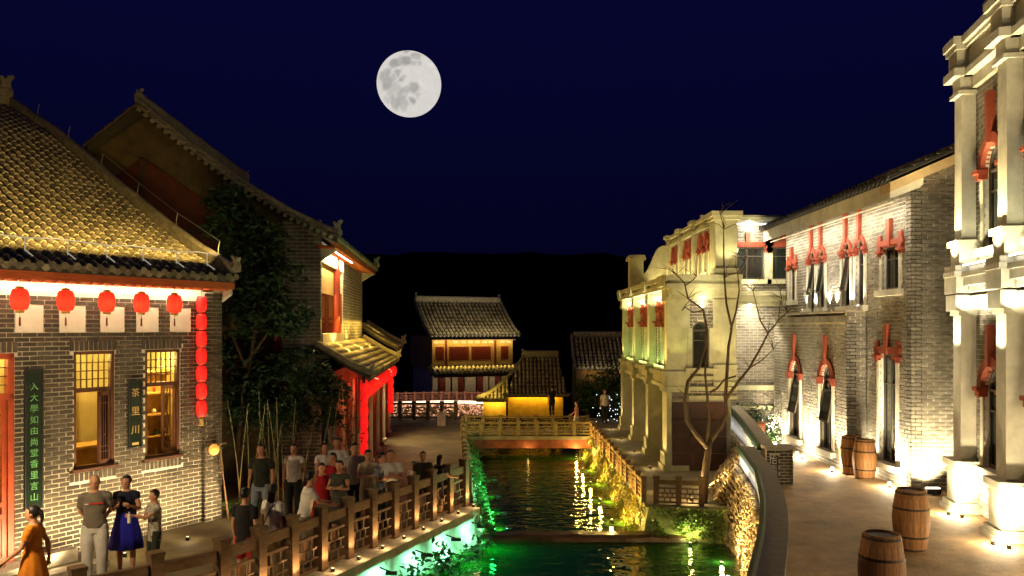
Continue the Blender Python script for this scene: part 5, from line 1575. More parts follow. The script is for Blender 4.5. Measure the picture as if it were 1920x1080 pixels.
# ================================================================ railings
def railing(name, label, pts, post_w, post_h, style, m, mp=None, cap=True, group=None, skip_first=False):
    o = pts[0]
    t = thing(name, label, "railing", o, 0, group)
    mp = mp or m
    for i, p in enumerate(pts):
        q = p-o
        d = (pts[min(i+1,len(pts)-1)]-pts[max(i-1,0)]).normalized()
        s_ = V(d.y,-d.x,0)
        pm = MB().obox(q, d, s_, Z, (-post_w/2,post_w/2), (-post_w/2,post_w/2), (0.02, post_h-0.05))
        if cap: pm.obox(q, d, s_, Z, (-post_w/2-0.012,post_w/2+0.012), (-post_w/2-0.012,post_w/2+0.012), (post_h-0.05, post_h))
        pm.build("post", mp, t)
    for a, b in zip(pts, pts[1:]):
        d = (b-a); L_ = d.length; d.normalize(); s_ = V(d.y,-d.x,0)
        A_ = a-o
        x0, x1 = post_w/2+0.001, L_-post_w/2-0.001
        def hb(z0, z1, w_, nm=None):
            mb = MB().obox(A_, d, s_, Z, (x0,x1), (-w_/2,w_/2), (z0,z1))
            return mb.build(nm, m, t) if nm else mb
        if style == "timber":
            H_ = post_h
            hb(H_*0.72, H_*0.86, 0.075, "top_rail")
            hb(H_*0.56, H_*0.60, 0.05, "middle_rail"); hb(H_*0.07, H_*0.12, 0.06, "bottom_rail")
            lt = MB()
            w_ = x1-x0
            for z_ in (0.40, 0.255): lt.obox(A_, d, s_, Z, (x0,x1), (-0.016,0.016), (H_*z_-0.014,H_*z_+0.014))
            for k, (za, zb) in ((0.33,(0.40,0.56)),(0.67,(0.40,0.56)),(0.22,(0.255,0.40)),(0.5,(0.255,0.40)),(0.78,(0.255,0.40)),(0.33,(0.12,0.255)),(0.67,(0.12,0.255))):
                lt.obox(A_, d, s_, Z, (x0+w_*k-0.014,x0+w_*k+0.014), (-0.0155,0.0155), (H_*za,H_*zb))
            lt.build("lattice", m, t)
        else:
            H_ = post_h
            hb(H_*0.82, H_*0.93, 0.09, "top_rail"); hb(H_*0.10, H_*0.20, 0.08, "bottom_rail")
            lt = MB(); w_ = x1-x0
            for (u0,u1,z0,z1) in ((0.06,0.94,0.62,0.68),(0.06,0.94,0.32,0.38),(0.06,0.11,0.38,0.62),(0.89,0.94,0.38,0.62),(0.26,0.74,0.47,0.53),(0.26,0.30,0.38,0.47),(0.70,0.74,0.53,0.62),(0.47,0.53,0.68,0.82),(0.47,0.53,0.20,0.32)):
                lt.obox(A_, d, s_, Z, (x0+w_*u0,x0+w_*u1), (-0.02,0.02), (H_*z0,H_*z1))
            lt.build("lattice", m, t)
    return t
railing("promenade_railing", "brown timber railing with square posts along the promenade edge", RAIL_ALL, 0.17, 1.12, "timber", M_railwood)
bankrail = [V(p.x-0.12, p.y, 0) for p in [along(BANK[:4], k/14) for k in range(1, 15)]]
railing("bank_railing", "dark low railing running along the far bank to the bridge", bankrail, 0.14, 0.74, "stone", mat("dark_rail_stone", (0.10,0.075,0.045), 0.8, 0.3, 8, 0.3, 40))
M_bridge = mat("bridge_stone", (0.20,0.15,0.06), 0.75, 0.3, 6, 0.3, 40)
# bridge
BR = thing("footbridge", "low flat footbridge with carved stone rails across the canal", "bridge", (0.55,30.9,0))
MB().box(-2.55,2.6,-1.0,1.4,-0.08,0.05).build("deck", M_walk, BR)
MB().box(-2.5,2.55,-0.96,-0.70,-0.40,-0.082).box(-2.5,2.55,1.1,1.35,-0.40,-0.082).build("beam", mat("red_brown_beam", (0.22,0.06,0.03), 0.7, 0.35, 4, 0.2, 30), BR)
bx = [V(-1.86+0.70*i, 30.02, 0.05) for i in range(8)]
railing("bridge_railing", "carved stone railing on the weir side of the footbridge", bx, 0.14, 0.56, "stone", M_bridge)
railing("bridge_railing", "carved stone railing on the upstream side of the footbridge", [V(p.x, 32.15, 0.05) for p in bx], 0.14, 0.56, "stone", M_bridge)
rr = [V(3.12-0.0105*(y-18.75)-0.04, y, 0) for y in [18.75+0.795*k for k in range(15)]]
railing("canal_railing", "golden lit timber railing along the lower walk", rr, 0.12, 0.62, "timber", mat("golden_rail_timber", (0.16,0.09,0.03), 0.7, 0.35, 7, 0.3, 35))
railing("corner_railing", "short timber railing turning the corner of the lower walk", [V(3.36,18.63,0), V(3.86,18.52,0), V(4.36,18.42,0)], 0.13, 0.66, "timber", M_railwood)
for i in range(-3, 10):
    a_, b_ = RAIL_ALL[i+5], RAIL_ALL[i+6]
    o_ = V((b_-a_).y,-(b_-a_).x,0).normalized()
    p = b_ + o_*0.24
    uplight((p.x, p.y, 0.03), 34, (1.0,0.66,0.32), (-o_.x*0.55,-o_.y*0.55,0.8), "tiny spotlight on the ledge lighting the promenade railing", "spotlights along the ledge", 95, "spotlight", 0.03, spill=0.05)
    lamp('POINT', "ledge_glow", (p.x+0.06, p.y-0.02, 0.12), 1.8, (1.0,0.66,0.30), size=0.03)  # added glow along the ledge, free of any fixture
for y in (19.6, 22, 24.4, 26.8, 29.2):
    uplight((2.45-0.01*(y-19)+0.0, y, -0.66), 520, (1.0,0.66,0.16), (0.85,-0.1,0.25), "small amber lamp at the waterline of the canal bank", "amber lamps along the bank", 150, "bank_lamp")
    lamp('POINT', "walk_glow", (3.5, y+0.4, 0.25), 3, (1.0,0.70,0.22), size=0.05)  # added glow over the walk, no lamp stands there
uplight((4.0,17.95,-0.78), 60, (0.85,1.0,0.30), (0,0.8,0.6), "small lamp on the weir lighting the corner bank", "amber lamps along the bank", 150, "bank_lamp")
for x, pw in ((0.6, 8), (2.4, 30)):
    uplight((x, 29.75, -0.66), pw*1.3, (1.0,0.66,0.18), (0,0.35,0.94), "small amber lamp in the water before the footbridge", "amber lamps before the bridge", 150, "bridge_lamp")
# green lamps under the ledge
for i, t_ in enumerate((0.42, 0.53, 0.64, 0.75, 0.86, 0.965)):
    p = along(offset_line(RAIL_ALL, 0.62), t_)
    g_ = thing("green_lamp", "green flood lamp hanging under the promenade ledge over the water", "lamp", (p.x, p.y, -0.30), 0, "green lamps under the ledge")
    MB().box(-0.10,0.10,-0.04,0.04,0,0.05).build("housing", M_iron, g_)
    MB().bar((-0.0,0,0.045),(-0.22,0.09,0.10),0.02).build("bracket", M_iron, g_)
    lamp('SPOT', "beam", (0.02,0,-0.03), 70, (0.25,1.0,0.50), g_, (-0.70,0.30,-0.50), 0.08, 150, 0.6)
    lamp('SPOT', "spill", (0.25,-0.1,-0.02), 55, (0.02,1.0,0.14), g_, (0.35,-0.15,-0.9), 0.06, 140, 0.8)
for y, pw in ((19.0, 28), (20.6, 20), (22.6, 14), (25.0, 10)):
    p = along(BANK[:2], max(0, min(1, (y-18.3)/2.2))); xx = p.x if y < 20.5 else -1.05-0.07*(y-20.5)
    g_ = thing("green_lamp", "green flood lamp at the waterline of the far bank wall", "lamp", (xx+0.85, y-0.2, -0.66), 0, "green lamps along the bank wall")
    MB().box(-0.08,0.08,-0.04,0.04,0,0.05).build("housing", M_iron, g_)
    lamp('SPOT', "beam", (0,0,0.08), pw*11.0, (0.12,1.0,0.40), g_, (-0.8,0.35,0.5), 0.06, 150, 0.6)

# ================================================================ far pavilion
nC = V(0.42,-0.907,0).normalized()
C = thing("far_pavilion", "two-storey yellow lit pavilion with grey tiled roof beyond the bridge", "building", (0.05,58.5,-0.62), math.atan2(-nC.x, nC.y))
M_yel = mat("yellow_stucco", (0.62,0.42,0.13), 0.85, 0.15, 3)
CL = 6.2
MB().box(0,CL,-5,0,1.9,4.15).build("upper_wall", M_yel, C)
MB().box(0.2,CL-0.2,-5,-0.5,0,2.1).build("lower_wall", M_plaster, C)
for i, (a, b) in enumerate(((0.35,0.95),(1.75,3.25),(3.45,4.95),(5.35,5.95))):
    w_ = MB().box(a,b,0.0,0.03,2.45,3.40).build("window", M_redwood, C)
    sl_ = MB()
    k = max(2, round((b-a)/0.25))
    for j in range(1, k): sl_.box(a+(b-a)*j/k-0.015, a+(b-a)*j/k+0.015, 0.031,0.05,2.5,3.35)
    sl_.build("lattice", M_brownwood, w_)
MB().box(1.35,1.47,0.0,0.10,1.95,4.1).build("column", M_redwood, C); MB().box(5.12,5.24,0.0,0.10,1.95,4.1).build("column", M_redwood, C)
lp = MB().box(-0.19,0.19,0.0,0.03,3.62,3.82).mesh("lattice_light", M_plaster)
for c in (0.35,0.85,1.75,2.25,2.8,3.35,3.9,4.5,5.5,5.95):
    q = link("lattice_light", lp, C); q.location = (c,0.001,0)
tiled_roof(C, (-0.35,0.55,0), (1,0,0), (0,-1,0), CL+0.7, [(0,4.08),(0.9,4.55),(2.0,5.35),(3.5,6.65)], 0.30, 0.4, 0.10)
ridge_line(C, [V(-0.3,-2.95,6.6), V(CL+0.3,-2.95,6.6)], 0.26, 0.42, m=M_ledge)
finial("ridge_finial", C, (-0.2,-2.95,6.85), 0.8, PI/2); finial("ridge_finial", C, (CL+0.25,-2.95,6.85), 0.8, PI/2)
ridge_line(C, [V(-0.33,0.55-d,z) for d, z in [(0,4.08),(0.9,4.55),(2.0,5.35),(3.5,6.65)]], 0.2, 0.22, name="verge_ridge")
ridge_line(C, [V(CL+0.33,0.55-d,z) for d, z in [(0,4.08),(0.9,4.55),(2.0,5.35),(3.5,6.65)]], 0.2, 0.22, name="verge_ridge")
MB().box(-0.2,CL+0.2,0.35,0.45,3.90,4.06).build("eave_board", M_redwood, C)
tiled_roof(C, (-0.5,0.95,0), (1,0,0), (0,-1,0), CL+0.9, [(0,1.52),(0.95,2.05)], 0.30, 0.32, 0.10, name="pent_roof")
MB().box(-0.3,CL+0.1,0.62,0.72,1.28,1.46).build("pent_beam", M_redwood, C)
for i in range(7):
    x = 0.25+i*0.95
    MB().tube([(x,0.6,0),(x,0.6,1.3)], 0.06, 8).build("column", M_redwood if i % 2 else M_yel, C)
for i in range(4):
    x = 0.7+i*1.45
    MB().box(x,x+0.5,-0.5,-0.46,0.1,1.5).build("door_leaf", M_redwood, C)
lamp('AREA', "eave_wash", (CL/2,0.40,3.85), 42, (1.0,0.70,0.24), C, (0,-0.65,-0.75), CL, size_y=0.06)
lamp('AREA', "roof_wash", (CL/2,0.35,2.05), 70, (1.0,0.70,0.15), C, (0,0.4,-0.9), CL, size_y=0.06)
lamp('AREA', "porch_light", (CL/2,0.45,1.2), 9, (1.0,0.74,0.42), C, (0,-0.8,-0.6), CL, size_y=0.06)
lamp('AREA', "tile_wash", (CL/2,0.9,4.6), 70, (1.0,0.82,0.48), C, (0,-0.88,0.48), CL, size_y=0.08)
MB().box(0,CL,0.50,0.53,3.86,3.885).build("light_strip", M_tubeled, C)
MB().box(-0.3,CL+0.3,0.555,0.575,4.10,4.17).build("eave_light", M_tubeled, C)
# ================================================================ low yellow gatehouse
D = thing("low_gatehouse", "low house with yellow lit wall and sweeping dark tiled roof beyond the bridge", "building", (2.55,40.0,-0.45), PI)
M_yelwall = mat("deep_yellow_plaster", (0.60,0.36,0.05), 0.85, 0.2, 3)
MB().box(0,2.75,-2.8,0,0,1.30).build("wall", M_yelwall, D)
profD = [(0,1.22),(0.5,1.42),(1.2,1.95),(2.3,3.05)]
tiled_roof(D, (-0.25,0.35,0), (1,0,0), (0,-1,0), 3.2, profD, 0.2, 0.28, 0.07, taper=(0.4,1.05))
ridge_line(D, [V(0.1,-1.95,3.0), V(1.9,-1.95,3.0)], 0.2, 0.32)
finial("ridge_finial", D, (1.95,-1.95,3.1), 0.6, 0)
ridge_line(D, [V(4.35,0.1,0.98), V(3.7,-0.35,1.22), V(3.0,-0.9,1.75), V(2.4,-1.45,2.4), V(1.9,-1.95,3.05)], 0.12, 0.14, name="hip_ridge")
MB().box(2.85,4.0,-1.6,-0.25,0,0.92).build("side_wall", M_yelwall, D)
tiled_roof(D, (2.80,0.1,0), (1,0,0), (0,-1,0), 1.55, [(0,0.95),(0.35,1.08),(0.9,1.60),(1.2,2.0)], 0.18, 0.24, 0.06, name="side_roof", taper=(0,1.45))
lamp('AREA', "eave_wash", (1.4,0.25,1.12), 15, (1.0,0.62,0.06), D, (0,-0.75,-0.65), 2.4, size_y=0.05)
lamp('AREA', "eave_wash", (3.4,0.05,0.85), 12, (1.0,0.72,0.16), D, (0,-0.75,-0.65), 1.0, size_y=0.05)
lamp('AREA', "tile_wash", (3.6,0.3,1.25), 20, (1.0,0.70,0.12), D, (0,-0.8,0.55), 1.2, size_y=0.05)
MB().box(0.05,2.7,0.28,0.30,1.12,1.14).build("light_strip", M_tubeled, D)
# ================================================================ dark roofed house beside the arcade
E_ = thing("dark_roof_house", "dim house with dark tiled roof and lit eave behind the shrubs", "building", (6.5,45.0,-0.3), PI)
MB().box(0,2.9,-3,0,0,2.2).build("wall", M_ochred, E_)
tiled_roof(E_, (-0.2,0.5,0), (1,0,0), (0,-1,0), 3.2, [(0,2.16),(0.8,2.55),(2.6,3.9)], 0.24, 0.3, 0.08)
ridge_line(E_, [V(-0.1,-2.1,3.85), V(2.9,-2.1,3.85)], 0.2, 0.3)
ridge_line(E_, [V(2.98,0.5-d,z) for d, z in [(0,2.16),(0.8,2.55),(2.6,3.9)]], 0.16, 0.18, name="verge_ridge")
MB().box(0.1,2.7,0.42,0.44,2.06,2.08).build("light_strip", M_tubeled, E_)
lamp('AREA', "eave_wash", (1.4,0.38,2.0), 10, (1.0,0.60,0.25), E_, (0,-0.8,-0.6), 2.4, size_y=0.05)
lamp('AREA', "tile_edge", (1.4,0.85,2.3), 5, (1.0,0.85,0.6), E_, (0,-0.95,0.1), 2.4, size_y=0.05)
# ================================================================ flower terrace beyond the plaza
tw = [V(-6.9,41.6,0), V(-5.4,42.3,0), V(-3.8,42.7,0), V(-2.3,42.6,0), V(-1.1,42.2,0)]
TW = thing("flower_terrace", "curved low terrace wall with light strip and blossoms beyond the plaza", "wall", (0,0,0))
q = sweep(tw, [(0,-0.6),(0.35,-0.6),(0.35,0.14),(0,0.14)], "wall", M_ochred, TW)
sweep(tw, [(0.30,0.145),(0.50,0.145),(0.50,0.25),(0.30,0.25)], "light_strip", emit("warm_strip", (1.0,0.80,0.60), 2.2), TW)
railing("terrace_railing", "dark railing on top of the flower terrace", [along(tw, k/14)+V(0,0.15,0.17) for k in range(15)], 0.09, 0.55, "stone", mat("dark_red_rail", (0.10,0.035,0.02), 0.7, 0.3, 8))
fb = MB()
rq = random.Random(21)
for _ in range(2600):
    t_ = rq.random(); p = along(tw, t_)
    z_ = rq.uniform(-0.55,0.22)
    if noise.noise(V(t_*26, z_*3.2, 0)) < -0.12: continue
    c = p+V(rq.uniform(-0.1,0.1), -0.38-rq.uniform(0,0.55)*(0.4-z_), z_)
    a = V(rq.uniform(-1,1), rq.uniform(-1,0.2), rq.uniform(-0.6,1)).normalized(); b = a.cross(V(rq.uniform(-1,1),rq.uniform(-1,1),rq.uniform(-1,1))).normalized()
    s_ = rq.uniform(0.03,0.065)
    fb.add([c-a*s_, c-b*s_, c+a*s_, c+b*s_], [(0,1,2,3)])
tag(fb.build("flower_bed", mat("pale_blossom", (0.62,0.44,0.36), 0.7, 0.3, 4, island=0.35), fix=False), "pale blossoms massed in front of the curved terrace wall", None, kind="stuff")
for k in range(6):
    p = along(tw, (k+0.5)/6)
    lamp('POINT', "blossom_glow", (p.x, p.y-1.25, 0.35), 45, (1.0,0.66,0.46), TW, size=0.1)
railing("plaza_railing", "dark railing and gate posts at the end of the plaza", [V(-5.6+0.62*k, 35.6, 0) for k in range(6)], 0.16, 0.85, "stone", mat("dark_rail_stone", (0.10,0.075,0.045)))
MB_ = MB().box(-0.17,0.17,-0.17,0.17,0,0.5).box(-0.2,0.2,-0.2,0.2,0.5,0.56)
t = tag(MB_.build("stone_bollard", M_ledge), "squat stone bollard at the end of the plaza", "bollard"); t.location = (-2.95,33.6,0)
# added fill spots under the hall eave to brighten the plaza paving
lamp('SPOT', "plaza_fill", (3.0,1.3,2.75), 520, (1.0,0.78,0.42), B, (0,0.75,-0.66), 0.08, 150, 0.8)
lamp('SPOT', "plaza_fill", (8.0,1.3,2.75), 130, (1.0,0.74,0.38), B, (0,0.75,-0.66), 0.08, 150, 0.8)

# ================================================================ planting
def tree(name, label, base, trunk_pts, blobs_, nleaf, size, m, seed, branches=()):
    t = thing(name, label, "tree", base)
    r_ = random.Random(seed)
    b = V(*base)
    n = len(trunk_pts)
    MB().tube([V(*p)-b for p in trunk_pts], [0.085*(1-0.6*i/(n-1)) for i in range(n)], 8).build("trunk", M_bark, t, True)
    for br in branches:
        k = len(br)
        MB().tube([V(*p)-b for p in br], [0.04*(1-0.7*i/(k-1)) for i in range(k)], 6).build("branch", M_bark, t, True)
    pts = []
    tot = sum(q[3]*q[4]*q[5] for q in blobs_)
    for (x, y, z, rx, ry, rz) in blobs_:
        for _ in range(int(nleaf*rx*ry*rz/tot)):
            while True:
                v = V(r_.uniform(-1,1), r_.uniform(-1,1), r_.uniform(-1,1))
                if 0.25 < v.length < 1: break
            q = V(x+v.x*rx, y+v.y*ry, z+v.z*rz)
            if noise.noise(q*1.7) < -0.18: continue
            pts.append(q-b)
    leaf_mesh("crown", pts, size, m, t, rnd=r_)
    return t
tree("garden_tree", "dark leafy tree growing between the tea house and the hall", (-6.75,19.9,0),
     [(-6.75,19.9,0),(-6.8,19.9,1.2),(-6.7,19.95,2.4),(-6.5,20,3.6),(-6.3,20,5.0),(-6.3,20.1,6.2)],
     [(-6.2,20.1,4.6,0.95,0.6,0.7),(-6.5,20.0,5.6,1.0,0.65,0.8),(-5.6,20.2,4.4,0.55,0.5,0.55),(-6.9,19.9,6.6,0.8,0.5,0.6),(-6.1,20.1,6.2,0.75,0.5,0.6),(-7.1,20.0,7.2,0.6,0.5,0.5),(-6.9,20.0,3.6,0.6,0.5,0.5),(-5.9,20.1,5.4,0.7,0.5,0.6)],
     6500, 0.17, M_leaf, 4, [[(-6.5,20,3.4),(-6.0,20.1,4.2),(-5.6,20.2,4.7)], [(-6.6,20,3.0),(-7.0,19.9,4.0),(-7.1,19.9,5.2)], [(-6.4,20,4.2),(-6.1,20.0,5.0),(-6.0,20.1,6.0)]])
tree("garden_tree", "low spreading dark tree in front of the hall's end wall", (-5.6,20.3,0),
     [(-5.6,20.3,0),(-5.55,20.3,0.8),(-5.5,20.3,1.7),(-5.4,20.3,2.6)],
     [(-5.9,20.2,2.6,1.0,0.6,0.75),(-4.9,20.1,2.45,0.85,0.6,0.6),(-6.6,20.2,2.3,0.7,0.5,0.8),(-4.45,20.0,2.2,0.45,0.5,0.45),(-5.4,20.2,3.1,0.8,0.5,0.5),(-5.4,20.1,1.9,1.1,0.5,0.4)],
     6500, 0.15, M_leaf, 9)
t = thing("bamboo_clump", "clump of thin pale bamboo stems behind the standing people", "bamboo", (-5.2,19.2,0))
rb_ = random.Random(8)
M_culm = mat("bamboo_culm", (0.30,0.25,0.11), 0.6, 0.3, 6)
lv = []
for i in range(26):
    x = rb_.uniform(-1.35,1.35); y = rb_.uniform(-0.35,0.6); hh = rb_.uniform(1.7,2.7)
    lx, ly = rb_.uniform(-0.35,0.35), rb_.uniform(-0.1,0.15)
    pp = [(x+lx*(k/5)**1.4, y+ly*k/5, hh*k/5) for k in range(6)]
    MB().tube(pp, [0.017-0.002*k for k in range(6)], 6).build("culm", M_culm, t)
    for _ in range(26):
        k = rb_.uniform(2.2,5); j = int(k); a, b = pp[min(j,4)], pp[min(j,4)+1]
        lv.append((a[0]+(b[0]-a[0])*(k-j)+rb_.gauss(0,0.09), a[1]+rb_.gauss(0,0.09), a[2]+(b[2]-a[2])*(k-j)+rb_.gauss(0,0.06)))
leaf_mesh("foliage", lv, 0.12, M_leaf, t, aspect=4)
# dim light reaching the corner behind the people
lamp('POINT', "garden_light", (-5.0+5.2,18.7-19.2,0.5), 3, (1.0,0.60,0.26), t, size=0.1)
lamp('POINT', "garden_light", (-6.5+5.2,18.6-19.2,0.4), 3.5, (1.0,0.55,0.22), t, size=0.1)
# dark shrubs between gatehouse and arcade
rs2 = random.Random(31)
for i, (x, y, w_, hh) in enumerate(((4.3,36.8,0.7,2.2),(5.0,38.2,0.8,2.6),(3.6,38.4,0.6,1.6),(4.9,35.5,0.5,1.3))):
    t = thing("shrub", ["tall dark shrub beside the arcade building", "taller dark shrub behind its neighbour by the arcade", "rounded dark shrub near the yellow gatehouse", "small dark shrub at the foot of the arcade"][i], "shrub", (x,y,-0.02))
    MB().tube([(0,0,0),(0.05,0,hh*0.5),(0,0,hh*0.8)], [0.05,0.03,0.015], 6).build("trunk", M_bark, t)
    leaf_mesh("crown", [(rs2.gauss(0,w_*0.45), rs2.gauss(0,w_*0.45), hh*0.6+rs2.gauss(0,hh*0.22)) for _ in range(900)], 0.16, M_leaf, t)
fl3 = MB()
for _ in range(46): fl3.ell((rs2.uniform(3.5,5.2), 34.9+rs2.uniform(-0.2,0.2), rs2.uniform(0.0,1.6)**1.2*0.7), 0.02, 0.02, 0.02, 5, 4)
tag(fl3.build("fairy_light", emit("blue_white_glow", (0.75,0.88,1.0), 2.2)), "tiny white fairy lights strung in the shrubs by the arcade", "lights", kind="stuff")
# round lamp and leaning stakes at the tea house corner
t = thing("paper_lamp", "round yellow lamp on a leaning stake by the tea house corner", "lamp", (-6.2,17.0,0))
MB().tube([(0.12,0.15,0),(0.05,0.05,0.9),(0.0,0.0,1.62)], 0.018, 6).build("stake", M_railwood, t)
MB().ell((-0.12,-0.03,1.52), 0.11, 0.11, 0.12, 14, 10).build("shade", emit("amber_shade", (1.0,0.42,0.06), 0.9, (0.7,0.4,0.1)), t, True)
MB().bar((-0.1,0,1.60),(0.14,0.0,1.66),0.03).build("arm", M_railwood, t)
pts = [(rs2.uniform(-0.5,0.4), rs2.uniform(-0.25,0.25), rs2.uniform(0,0.22)) for _ in range(260)]
t = thing("grass_tuft", "patch of low green grass at the foot of the brick pier", "grass", (-6.0,18.0,0.0))
leaf_mesh("foliage", pts, 0.12, M_ivy, t, aspect=4)

# added lamp post, out of view, brightens people and tea house wall
t = thing("added_lamp_post", "added iron lamp post with globe, out of view, lighting the people and tea house wall", "lamp", (-7.6,9.9,0))
MB().lathe([(0.12,0),(0.12,0.06),(0.06,0.12),(0.045,0.5),(0.04,2.6),(0.06,2.64)], 12).build("pole", M_iron, t)
MB().ell((0,0,2.80), 0.15, 0.15, 0.16, 16, 10).build("globe", emit("globe_glass", (1.0,0.78,0.5), 6.0), t, True)
lamp('POINT', "bulb", (0.25,0.1,2.8), 420, (1.0,0.76,0.46), t, size=0.12)
# ================================================================ people
SKIN = mat("skin", (0.55,0.28,0.16), 0.6, 0.08, 8)
HAIR = mat("black_hair", (0.012,0.010,0.009), 0.45, 0.3, 30)
EYE = mat("eye", (0.02,0.015,0.012), 0.3, 0.1, 5)
LIP = mat("lip", (0.34,0.10,0.07), 0.6, 0.1, 5)
SHOE = mat("shoe", (0.04,0.035,0.035), 0.6, 0.2, 8)
SHOEW = mat("pale_shoe", (0.45,0.42,0.38), 0.6, 0.2, 8)
def cloth(name, col, var=0.15, col2=None, scale=7):
    return mat(name, col, 0.9, var, scale, 0.15, 60, col2=col2)

TMP = bpy.data.scenes.new("tmp")
def folds(me, amp, f):
    """push the cloth in and out along its normals"""
    nm = [Vector(v.normal) for v in me.vertices]
    co = [Vector(v.co) for v in me.vertices]
    flat_ = []
    for c, n_ in zip(co, nm):
        flat_ += list(c + n_*amp*noise.noise(f(c)))
    me.vertices.foreach_set("co", flat_); me.update()

def remeshed(mb, voxel, smooth_it=4):
    me = mb.mesh("tmp")
    o = bpy.data.objects.new("tmp", me); TMP.collection.objects.link(o)
    r_ = o.modifiers.new("r", 'REMESH'); r_.mode = 'VOXEL'; r_.voxel_size = voxel
    s_ = o.modifiers.new("s", 'SMOOTH'); s_.factor = 0.5; s_.iterations = smooth_it
    with bpy.context.temp_override(scene=TMP, view_layer=TMP.view_layers[0]):
        dg = bpy.context.evaluated_depsgraph_get()
        out = bpy.data.meshes.new_from_object(o.evaluated_get(dg))
    bpy.data.objects.remove(o); bpy.data.meshes.remove(me)
    out.polygons.foreach_set("use_smooth", [True]*len(out.polygons))
    return out

def caps(mb, pts, rad, n=10):
    """tapered limb with rounded ends"""
    pts = [Vector(p) for p in pts]
    d0 = (pts[1]-pts[0]).normalized(); d1 = (pts[-1]-pts[-2]).normalized()
    P = [pts[0]-d0*rad[0]*0.9, pts[0]-d0*rad[0]*0.55]+pts+[pts[-1]+d1*rad[-1]*0.55, pts[-1]+d1*rad[-1]*0.9]
    Rr = [rad[0]*0.4, rad[0]*0.83]+list(rad)+[rad[-1]*0.83, rad[-1]*0.4]
    mb.tube(P, Rr, n)

def rings(mb, data, n=16):
    """torso of elliptical rings: (x, y, z, rx, ry)"""
    k = len(mb.v)
    for (x, y, z, rx, ry) in data:
        for j in range(n):
            g_ = 2*PI*j/n
            mb.v.append((x+rx*math.cos(g_), y+ry*math.sin(g_), z))
    for i in range(len(data)-1):
        for j in range(n):
            j2 = (j+1) % n
            mb.f.append((k+i*n+j, k+i*n+j2, k+(i+1)*n+j2, k+(i+1)*n+j))
    mb.f.append(tuple(k+j for j in reversed(range(n)))); e = k+(len(data)-1)*n
    mb.f.append(tuple(e+j for j in range(n)))

